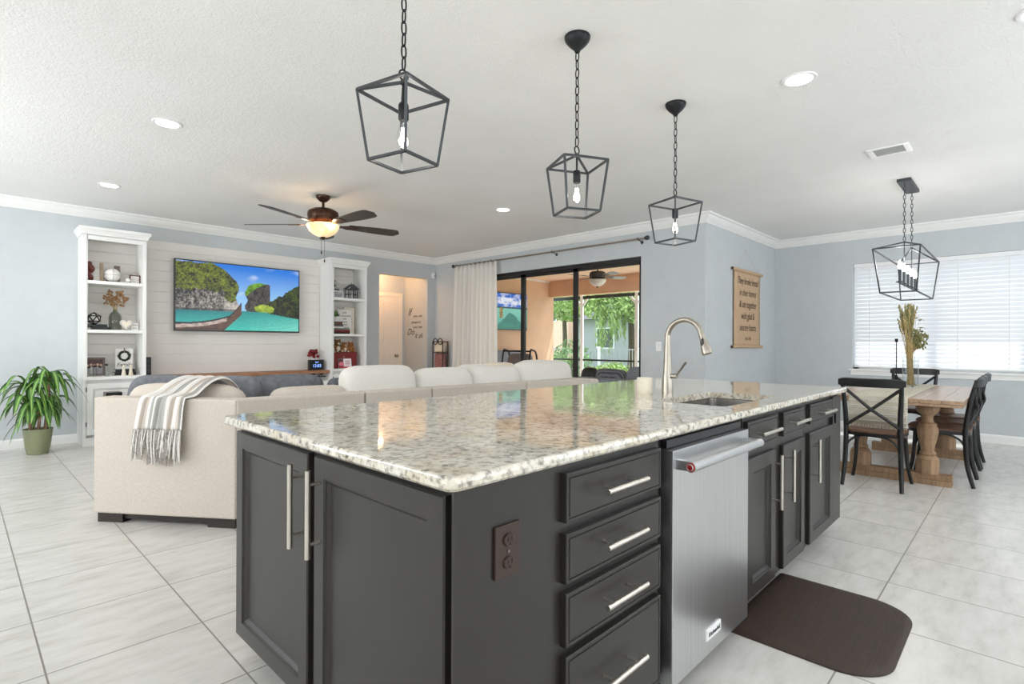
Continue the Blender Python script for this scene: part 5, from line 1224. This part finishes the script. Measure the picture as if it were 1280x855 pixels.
# chairs: bentwood cross-back, local +x is forward
def make_chair():
    r = thing('dining_chair', 'x', 'chair', (0, 0, 0), 'cross-back chairs around the dining table')
    fr = [(.205, -.165), (.225, -.08), (.23, 0), (.225, .08), (.205, .165)]
    out = []
    for x, y in spline([(-.19, -.165, 0), (-.03, -.20, 0), (.14, -.205, 0), (.215, -.15, 0), (.232, 0, 0), (.215, .15, 0), (.14, .205, 0), (-.03, .20, 0), (-.19, .165, 0), (-.205, 0, 0), (-.19, -.165, 0)], 5)[:-1] and [(p.x, p.y) for p in spline([(-.19, -.165, 0), (-.03, -.20, 0), (.14, -.205, 0), (.215, -.15, 0), (.232, 0, 0), (.215, .15, 0), (.14, .205, 0), (-.03, .20, 0), (-.19, .165, 0), (-.205, 0, 0), (-.19, -.165, 0)], 5)[:-1]]: out.append((x, y))
    b = MB(); n = len(out); sc1 = .97
    vs = [(x * .985, y * .985, .452) for x, y in out] + [(x, y, .458) for x, y in out] + [(x, y, .468) for x, y in out] + [(x * .97, y * .97, .474) for x, y in out] + [(x * .6, y * .6, .468) for x, y in out]
    fs = [tuple(range(n))[::-1], tuple(4 * n + i for i in range(n))] + [(k * n + i, k * n + (i + 1) % n, (k + 1) * n + (i + 1) % n, (k + 1) * n + i) for k in range(4) for i in range(n)]
    b.add(vs, fs); b.build('seat', 'seat_wood', r)
    b = MB()
    n2 = len(out); vs = [(x * .95, y * .95, .425) for x, y in out] + [(x * .985, y * .985, .425) for x, y in out] + [(x * .985, y * .985, .4525) for x, y in out] + [(x * .95, y * .95, .4525) for x, y in out]
    b.add(vs, [(k * n2 + i, k * n2 + (i + 1) % n2, ((k + 1) % 4) * n2 + (i + 1) % n2, ((k + 1) % 4) * n2 + i) for k in range(4) for i in range(n2)]); b.build('seat_frame', 'chair_black', r)
    for s_ in (-1, 1):
        b = MB(); b.tube(spline([(-.225, s_ * .205, 0), (-.185, s_ * .195, .18), (-.172, s_ * .188, .40), (-.180, s_ * .188, .55), (-.205, s_ * .196, .72), (-.238, s_ * .205, .865)], 5), [.0145 + .0055 * math.sin(PI * k / 25) for k in range(26)], 10); b.build('rear_leg', 'chair_black', r)
        b = MB(); b.tube(spline([(.215, s_ * .215, 0), (.185, s_ * .190, .15), (.168, s_ * .178, .32), (.162, s_ * .172, .43)], 5), [.013 + .0055 * k / 15 for k in range(16)], 10); b.build('front_leg', 'chair_black', r)
    b = MB(); N = 20; P = []
    for k in range(N + 1):
        y = -.232 + .464 * k / N; e_ = abs(2 * k / N - 1); x = -.236 - .035 * (1 - e_ ** 2); h = .036 if e_ < .85 else .036 - .012 * ((e_ - .85) / .15); P.append((x, y, .868, h))
    vs = []
    for x, y, z, h in P: vs += [(x - .011, y, z - h), (x + .012, y, z - h), (x + .008, y, z + h * .8), (x - .002, y, z + h), (x - .016, y, z + h * .75)]
    fs = [(k * 5 + j, k * 5 + (j + 1) % 5, (k + 1) * 5 + (j + 1) % 5, (k + 1) * 5 + j) for k in range(N) for j in range(5)] + [(4, 3, 2, 1, 0), tuple(N * 5 + j for j in range(5))]
    b.add(vs, fs); b.build('top_rail', 'chair_black', r)
    for s_ in (-1, 1):
        b = MB(); b.tube(spline([(-.226, s_ * .190, .815), (-.222, s_ * .10, .735), (-.224 - .008 * s_, 0, .650), (-.205, -s_ * .10, .572), (-.182, -s_ * .182, .505)], 5), .0155, 8, flat=.85); b.build('cross_slat', 'chair_black', r)
    b = MB(); b.tube(spline([(-.178, -.186, .30), (-.178, -.165, .365), (-.176, -.10, .415), (-.176, 0, .425), (-.176, .10, .415), (-.178, .165, .365), (-.178, .186, .30)], 5), .0085, 8); b.build('arch_brace', 'chair_black', r)
    for s_ in (-1, 1):
        b = MB(); b.tube(spline([(-.178, s_ * .188, .28), (-.15, s_ * .19, .37), (-.08, s_ * .192, .418), (0, s_ * .19, .425), (.08, s_ * .188, .418), (.14, s_ * .182, .37), (.170, s_ * .180, .28)], 5), .0085, 8); b.build('arch_brace', 'chair_black', r)
    b = MB(); b.tube(spline([(.168, -.178, .30), (.172, -.15, .375), (.176, -.08, .418), (.178, 0, .425), (.176, .08, .418), (.172, .15, .375), (.168, .178, .30)], 5), .0085, 8); b.build('arch_brace', 'chair_black', r)
    return r
ch0 = make_chair()
spots = [(5.405, .912, 0, 'black cross-back chair at the near head of the table, its back to the island'),
         (5.995, .535, 90, 'black cross-back chair nearest the camera on the right side of the table'),
         (6.455, .535, 90, 'middle black cross-back chair on the right side of the table'),
         (6.965, .530, 90, 'black cross-back chair farthest along the right side of the table'),
         (7.54, .945, 180, 'black cross-back chair at the far head of the table before the window')]
for i, (x, y, a, lb) in enumerate(spots):
    c_ = ch0 if i == 0 else copy_tree(ch0)
    c_.location = (x, y, 0); c_.rotation_euler = (0, 0, math.radians(a)); c_['label'] = lb
# vase, stalks, candlesticks
vx, vy = 6.94, .876; tz = TZ + .0048
t = thing('table_vase', 'clear glass vase on the dining table holding tall dried stalks', 'vase', (vx, vy, tz)); b = MB(); b.lathe([(0, 0), (.066, 0), (.070, .006), (.070, .27), (.074, .30), (.071, .30), (.0655, .27), (.0655, .016), (0, .014)], c=(vx, vy, tz), n=28); b.build('glass', 'clear_glass', t)
t = thing('dried_stalks', 'tall bundle of dried wheat and green stalks in the clear glass vase', 'dried flowers', (vx, vy, tz + .02)); b = MB(); fl = MB(); gr_ = MB(); rr_ = random.Random(14)
L_ = V(-.72, .69, 0)     # spread of the bundle
for k in range(70):
    a = rr_.random() * 2 * PI; q = .042 * math.sqrt(rr_.random()); p0 = V(vx + q * math.cos(a), vy + q * math.sin(a), tz + .018)
    sp_ = rr_.uniform(-.02, .105); tip = V(vx, vy, tz + rr_.uniform(.66, .86)) + L_ * sp_ + V(rr_.uniform(-.05, .05), rr_.uniform(-.05, .05), 0)
    md = V(vx, vy, tz + .30) + V(rr_.uniform(-.026, .026), rr_.uniform(-.026, .026), 0) + L_ * .012
    pts = spline([p0, md, tip], 6); b.tube(pts, .0026, 5)
    g_ = gr_ if rr_.random() < .6 else fl
    dd = (pts[-1] - pts[-3]).normalized()
    for j in range(8): c0 = pts[-1] - dd * (.02 * j) + V(rr_.uniform(-.006, .006), rr_.uniform(-.006, .006), 0); g_.sphere(c0, (.006, .006, .015), 5, 4)
for k in range(34):
    a = rr_.random() * 2 * PI; tip = V(vx, vy, tz + rr_.uniform(.42, .58)) - L_ * rr_.uniform(.04, .13) + V(rr_.uniform(-.04, .04), rr_.uniform(-.04, .04), 0)
    b.tube(spline([(vx, vy, tz + .1), (vx - L_.x * .02, vy - L_.y * .02, tz + .34), tip], 5), .002, 5)
    for j in range(7): gr_.sphere(tip + V(rr_.uniform(-.03, .03), rr_.uniform(-.03, .03), rr_.uniform(-.035, .035)), (.009, .009, .012), 5, 4)
for sg in ((.70, -.10), (.62, -.11), (.55, -.14), (.72, -.06)):
    tip = V(vx, vy, tz + sg[0]) + L_ * sg[1]; tip2 = tip + L_ * (-.055) + V(0, 0, -.015); b.tube(spline([(vx, vy, tz + .3), (vx - L_.x * .04, vy - L_.y * .04, tz + .48), tip, tip2], 5), .0016, 4); gr_.sphere(tip, (.02, .02, .006), 6, 4)
b.build('stems', 'straw', t); fl.build('wheat_heads', 'straw', t); gr_.build('green_heads', 'sage_dry', t)
def candlestick(x, y, h, lb):
    t = thing('candlestick', lb, 'candlestick', (x, y, TZ), 'black candlesticks on the dining table')
    z = TZ + (.0048 if ry0 < y < ry1 else .0005); b = MB(); b.lathe([(0, 0), (.036, 0), (.036, .006), (.012, .014), (.012, .105), (.005, .112), (.0045, h - .04), (.014, h - .034), (.016, h), (.011, h), (.010, h - .02), (0, h - .02)], c=(x, y, z), n=16); b.build('stick', 'black_metal', t)
candlestick(7.095, 1.02, .505, 'black candlestick left of the vase of dried stalks')
candlestick(7.23, .895, .44, 'black candlestick behind the vase of dried stalks')

# ================================================================== covered patio and garden
PX0, PX1, PYa, PYb = XS + T, 10.60, YR + T, 8.72
b = MB(); b.box(PX0, PX1, PYa, PYb, -.14, -.02); struct('floor_patio', b, 'lanai_paving')
b = MB(); b.box(PX0, 11.0, PYa - .2, PYb + .2, ZC, ZC + .14); struct('ceiling_patio', b, 'lanai_ceiling')
b = MB(); b.box(PX0 - .14, PX1, PYb, PYb + .2, -.14, ZC); struct('wall_patio', b, 'stucco')
b = MB(); b.box(PX0, PX0 + .02, PYb - (PYb - SY1) + .02, PYb, -.02, ZC); struct('wall_patio_back', b, 'stucco')
b = MB(); b.box(10.41, PX1, PYa - .2, PYb, 2.35, ZC); struct('trim_3', b, 'stucco')
b = MB(); b.box(PX0, 10.41, PYb - .03, PYb, ZC - .035, ZC); struct('trim_4', b, 'white_paint')
b = MB(); b.box(10.60, 70, -25, 60, -.30, -.16); struct('ground', b, 'grass')
b = MB(); b.box(10.60, 13.2, -2, 20, -.17, -.05); struct('pool_deck', b, 'concrete')
t = thing('patio_television', 'television on the orange patio wall showing a turquoise lagoon', 'television', (8.75, 8.66, 1.49)); b = MB(); b.box(8.02, 9.49, 8.62, 8.66, 1.487, 2.34, .004); b.build('casing', 'plastic_black', t); b = MB(); b.box(8.5, 9.0, 8.66, 8.7195, 1.75, 2.05); b.build('wall_mount', 'black_metal', t, smooth=False)
picture('screen', 1.44, .82, lagoon, FR((8.035, 8.6185, 1.505), (1, 0, 0), (0, 0, 1)), 120, 70, 'screen', t)
fan(8.747, 6.082, ZC, .66, -22, 4, 'brown ceiling fan with white bowl under the patio ceiling', 'vent_grey', 'fan_blade', 'frost_bowl', bz=2.50, z_h=2.60)
# screen posts
for y, lb in ((8.12, 'white screen post with knee brace at the left of the patio opening'), (6.545, 'white screen post with knee brace at the right of the patio opening')):
    t = thing('screen_post', lb, 'post', (11.0, y, -.05), 'patio screen posts'); b = MB(); b.box(10.975, 11.025, y - .04, y + .04, -.05, 2.50, .004); b.build('post', 'post_white', t)
    for s_ in (-1, 1): b = MB(); b.beam((11.0, y, 2.10), (11.0, y + s_ * .22, 2.36), .03, .05); b.build('knee_brace', 'post_white', t, smooth=False)
o = MB().box(10.985, 11.015, 3.0, 11.5, 2.30, 2.375).build('screen_beam', 'bronze_frame', smooth=False); tag(o, 'dark horizontal screen beam across the top of the patio opening', 'beam')
o = MB().box(10.985, 11.015, 3.0, 11.5, .75, .79).build('screen_rail', 'bronze_frame', smooth=False); tag(o, 'dark horizontal chair rail of the patio screen', 'rail')
# patio furniture
t = thing('patio_sofa', 'dark grey wicker patio sofa outside the sliding door', 'sofa', (7.15, 4.55, -.02)); b = MB(); b.box(6.75, 6.87, 3.9, 5.12, .06, .66, .03); b.build('back', 'outdoor_grey', t); b = MB(); b.box(6.75, 7.5, 3.9, 5.12, .06, .34, .03); b.build('seat', 'outdoor_grey', t)
for y0 in (3.80, 5.12): b = MB(); b.box(6.75, 7.5, y0, y0 + .10, .06, .60, .03); b.build('arm', 'outdoor_grey', t)
b = MB(); b.box(6.78, 6.84, 3.85, 3.9, -.02, .08); b.box(6.78, 6.84, 5.1, 5.15, -.02, .08); b.box(7.4, 7.46, 3.85, 3.9, -.02, .08); b.box(7.4, 7.46, 5.1, 5.15, -.02, .08); b.build('feet', 'chair_black', t, smooth=False)
I4 = Matrix.Identity(4)
for y, w_, zc_, m, lb in ((5.0, .30, .58, 'chair_black', 'black patio pillow at the left end of the wicker sofa'), (4.60, .56, .58, 'herringbone', 'herringbone grey patio pillow in the middle of the wicker sofa'), (4.13, .36, .62, 'outdoor_grey', 'plain grey patio pillow at the right end of the wicker sofa')):
    t = thing('patio_pillow', lb, 'pillow', (6.98, y, .34), 'pillows on the patio sofa'); R = Matrix.Translation((6.97, y, zc_)) @ Matrix.Rotation(PI / 2, 4, 'Z') @ Matrix.Rotation(math.radians(10), 4, 'X'); b = MB(); b.pillow(w_, .16, .44, R, .45, wob=.02, seed=int(y * 10)); b.build('cover', m, t)
t = thing('patio_chair', 'patio armchair with a looped dark frame and grey cushions below the patio television', 'chair', (8.0, 7.35, -.02)); b = MB()
for y in (6.98, 7.72):
    b.tube(spline([(7.70, y, -.02), (7.72, y, .5), (7.78, y, 1.0), (7.85, y, 1.04), (7.95, y, .98), (8.05, y, .66), (8.4, y, .60), (8.45, y, .5), (8.46, y, -.02)], 5), .018, 8)
b.rod((7.79, 6.98, 1.02), (7.79, 7.72, 1.02), .018); b.rod((7.9, 6.98, .3), (7.9, 7.72, .3), .015); b.rod((8.44, 6.98, .3), (8.44, 7.72, .3), .015); b.build('frame', 'chair_black', t)
b = MB(); b.box(7.85, 8.46, 7.01, 7.69, .31, .45, .04, 3); b.build('seat_cushion', 'outdoor_grey', t); b = MB(); b.pillow(.66, .16, .56, Matrix.Translation((7.86, 7.35, .70)) @ Matrix.Rotation(PI / 2, 4, 'Z') @ Matrix.Rotation(math.radians(9), 4, 'X'), .4); b.build('back_cushion', 'outdoor_grey', t)
t = thing('patio_lounge', 'long grey cushioned patio lounge against the orange wall', 'sofa', (7.6, 8.2, -.02)); b = MB(); b.box(6.6, 7.65, 7.95, 8.65, .0, .4, .04, 3); b.build('seat', 'outdoor_grey', t); b = MB(); b.box(6.6, 9.2, 8.40, 8.68, .1, 1.02, .06, 3); b.build('back_cushion', 'outdoor_grey', t)
b = MB(); b.box(6.62, 7.6, 8.0, 8.6, -.02, .02); b.box(7.7, 9.1, 8.45, 8.6, -.02, .12); b.build('base', 'chair_black', t, smooth=False)
# garden: fence, hedges, willow, houses
t = thing('garden_fence', 'grey picket fence beyond the patio screen', 'fence', (15.5, 10, -.16)); b = MB()
for k in range(90): y = 6.5 + k * .12; b.box(15.49, 15.51, y - .010, y + .010, -.12, 1.02)
b.build('pickets', 'vent_grey', t, smooth=False); b = MB(); b.box(15.485, 15.515, 6.4, 17.3, .97, 1.0); b.box(15.485, 15.515, 6.4, 17.3, .0, .03); b.build('rails', 'vent_grey', t, smooth=False)
for k in range(6): b = MB(); y = 6.5 + k * 2.1; b.box(15.46, 15.54, y - .04, y + .04, -.162, 1.08, .01); b.build('post', 'post_white', t)
def clump(mb, c, r, n, size, rnd, droop=0.0):
    c = V(*c)
    for k in range(n):
        a, ph = rnd.random() * 2 * PI, math.acos(2 * rnd.random() - 1); q = .55 + .5 * rnd.random()
        p = c + V(r[0] * math.sin(ph) * math.cos(a), r[1] * math.sin(ph) * math.sin(a), r[2] * math.cos(ph)) * q
        d1 = V(rnd.gauss(0, 1), rnd.gauss(0, 1), rnd.gauss(0, 1) - droop * 3).normalized(); d2 = d1.cross(V(rnd.gauss(0, 1), rnd.gauss(0, 1), rnd.gauss(0, 1))).normalized(); s_ = size * rnd.uniform(.6, 1.3)
        mb.add([p - d1 * s_, p + d2 * s_ * .45, p + d1 * s_, p - d2 * s_ * .45], [(0, 1, 2, 3)])
rg_ = random.Random(31)
for y, x, h, lb in ((10.1, 13.2, 1.30, 'rounded green hedge left of the screen post'), (9.1, 13.9, .62, 'low green shrub below the chair rail behind the left screen post'), (7.7, 14.0, .70, 'low yellow-green shrub below the chair rail in the middle'), (11.3, 14.0, .85, 'green shrub at the far left edge of the patio opening'), (6.5, 14.3, .62, 'small green shrub beside the right screen post')):
    t = thing('shrub', lb, 'shrub', (x, y, -.16), 'shrubs beyond the patio'); b = MB(); clump(b, (x, y, h / 2 - .05), (.55, .65, h / 2 + .05), 1100, .055, rg_); b.build('foliage', 'leaf_green' if h < 1 else 'leaf_dark', t, smooth=False, fix=False)
    b = MB(); b.tube([(x, y, -.17), (x, y, h * .5)], .03, 8); b.build('stem', 'bark', t)
def tree(x, y, h, lb, boughs, will, m):
    t = thing('tree', lb, 'tree', (x, y, -.16)); b = MB(); b.tube(spline([(x, y, -.17), (x + .1, y, 1.2), (x, y + .1, h)], 5), [.16 - .008 * k for k in range(11)], 10)
    for (bx, by, bz, r) in boughs: b.tube(spline([(x + .05, y, h * .55), (x + bx * .5, y + by * .5, h * .8), (x + bx, y + by, bz)], 4), .04, 6)
    b.build('trunk', 'bark', t); b = MB()
    for (bx, by, bz, r) in boughs: clump(b, (x + bx, y + by, bz), (r, r * 1.1, r * .75), 1500, .085, rg_)
    for (bx, by, z0, z1) in will:
        for j in range(16):
            ox, oy = rg_.uniform(-.28, .28), rg_.uniform(-.28, .28); zb_ = z1 + rg_.uniform(0, .5)
            for q in range(16): zq = z0 + (zb_ - z0) * q / 16; p = V(x + bx + ox + rg_.uniform(-.05, .05), y + by + oy + rg_.uniform(-.05, .05), zq); d1 = V(rg_.gauss(0, .3), rg_.gauss(0, .3), -1).normalized() * .10; d2 = V(rg_.gauss(0, 1), rg_.gauss(0, 1), 0).normalized() * .028; b.add([p - d1, p + d2, p + d1, p - d2], [(0, 1, 2, 3)])
    b.build('foliage', m, t, smooth=False, fix=False)
tree(17.2, 10.5, 4.2, 'tall leafy tree with drooping fronds beyond the picket fence', [(0, 0, 3.9, 1.5), (-.4, 1.8, 3.2, 1.2), (-.2, -1.6, 3.2, 1.3), (-.6, .6, 2.75, 1.0), (-.6, -.8, 2.6, .95), (0, 3.0, 3.4, 1.1), (.2, -3.0, 3.0, 1.1)], [(-1.0, .45, 2.5, .65), (-.9, 0, 2.3, 1.1), (-.7, -1.25, 2.3, 1.0)], 'leaf_green')
tree(22.0, 8.6, 4.6, 'dark green tree right of the drooping one, far beyond the fence', [(0, 0, 4.4, 1.8), (-.3, 1.9, 3.6, 1.4), (-.4, -1.8, 3.4, 1.5), (-.6, -.4, 2.9, 1.2), (0, -3.4, 3.6, 1.4)], [], 'leaf_dark')
tree(21.0, 16.6, 4.6, 'bushy tree at the left beside the neighbouring pink house', [(0, 0, 4.4, 1.6), (-.3, 1.6, 4.6, 1.3), (-.4, -1.7, 3.6, 1.5), (-.6, -.7, 2.9, .9)], [], 'leaf_green')
def house(x, y0, y1, h, m, lb, wins):
    t = thing('house', lb, 'house', (x, (y0 + y1) / 2, -.16)); b = MB(); b.box(x, x + 6, y0, y1, -.16, h); b.build('wall', m, t, smooth=False)
    b = MB(); b.prism([(x - .5, h), (x + 6.5, h), (x + 3, h + 1.6)], y0 - .4, y1 + .4, 'y'); b.build('roof', 'slate', t, smooth=False)
    for y, z, w_, hh in wins:
        b = MB(); b.box(x - .05, x + .02, y - w_ / 2, y + w_ / 2, z, z + hh); f_ = b.build('window', 'post_white', t, smooth=False); b = MB(); b.box(x - .055, x - .049, y - w_ / 2 + .06, y + w_ / 2 - .06, z + .06, z + hh - .06); b.build('window_glass', 'slate', f_, smooth=False)
house(26, 9, 19.6, 2.6, 'house_grey', 'grey neighbouring house beyond the fence', ((17.5, .9, 1.2, 1.2), (15.2, .9, 1.2, 1.2), (12.6, .9, 1.2, 1.2)))
house(27, 21.0, 30, 5.2, 'house_pink', 'pink neighbouring house at the left edge of the garden view', ((22.5, 2.6, 1.1, 1.3), (25, .8, 1.2, 1.3)))
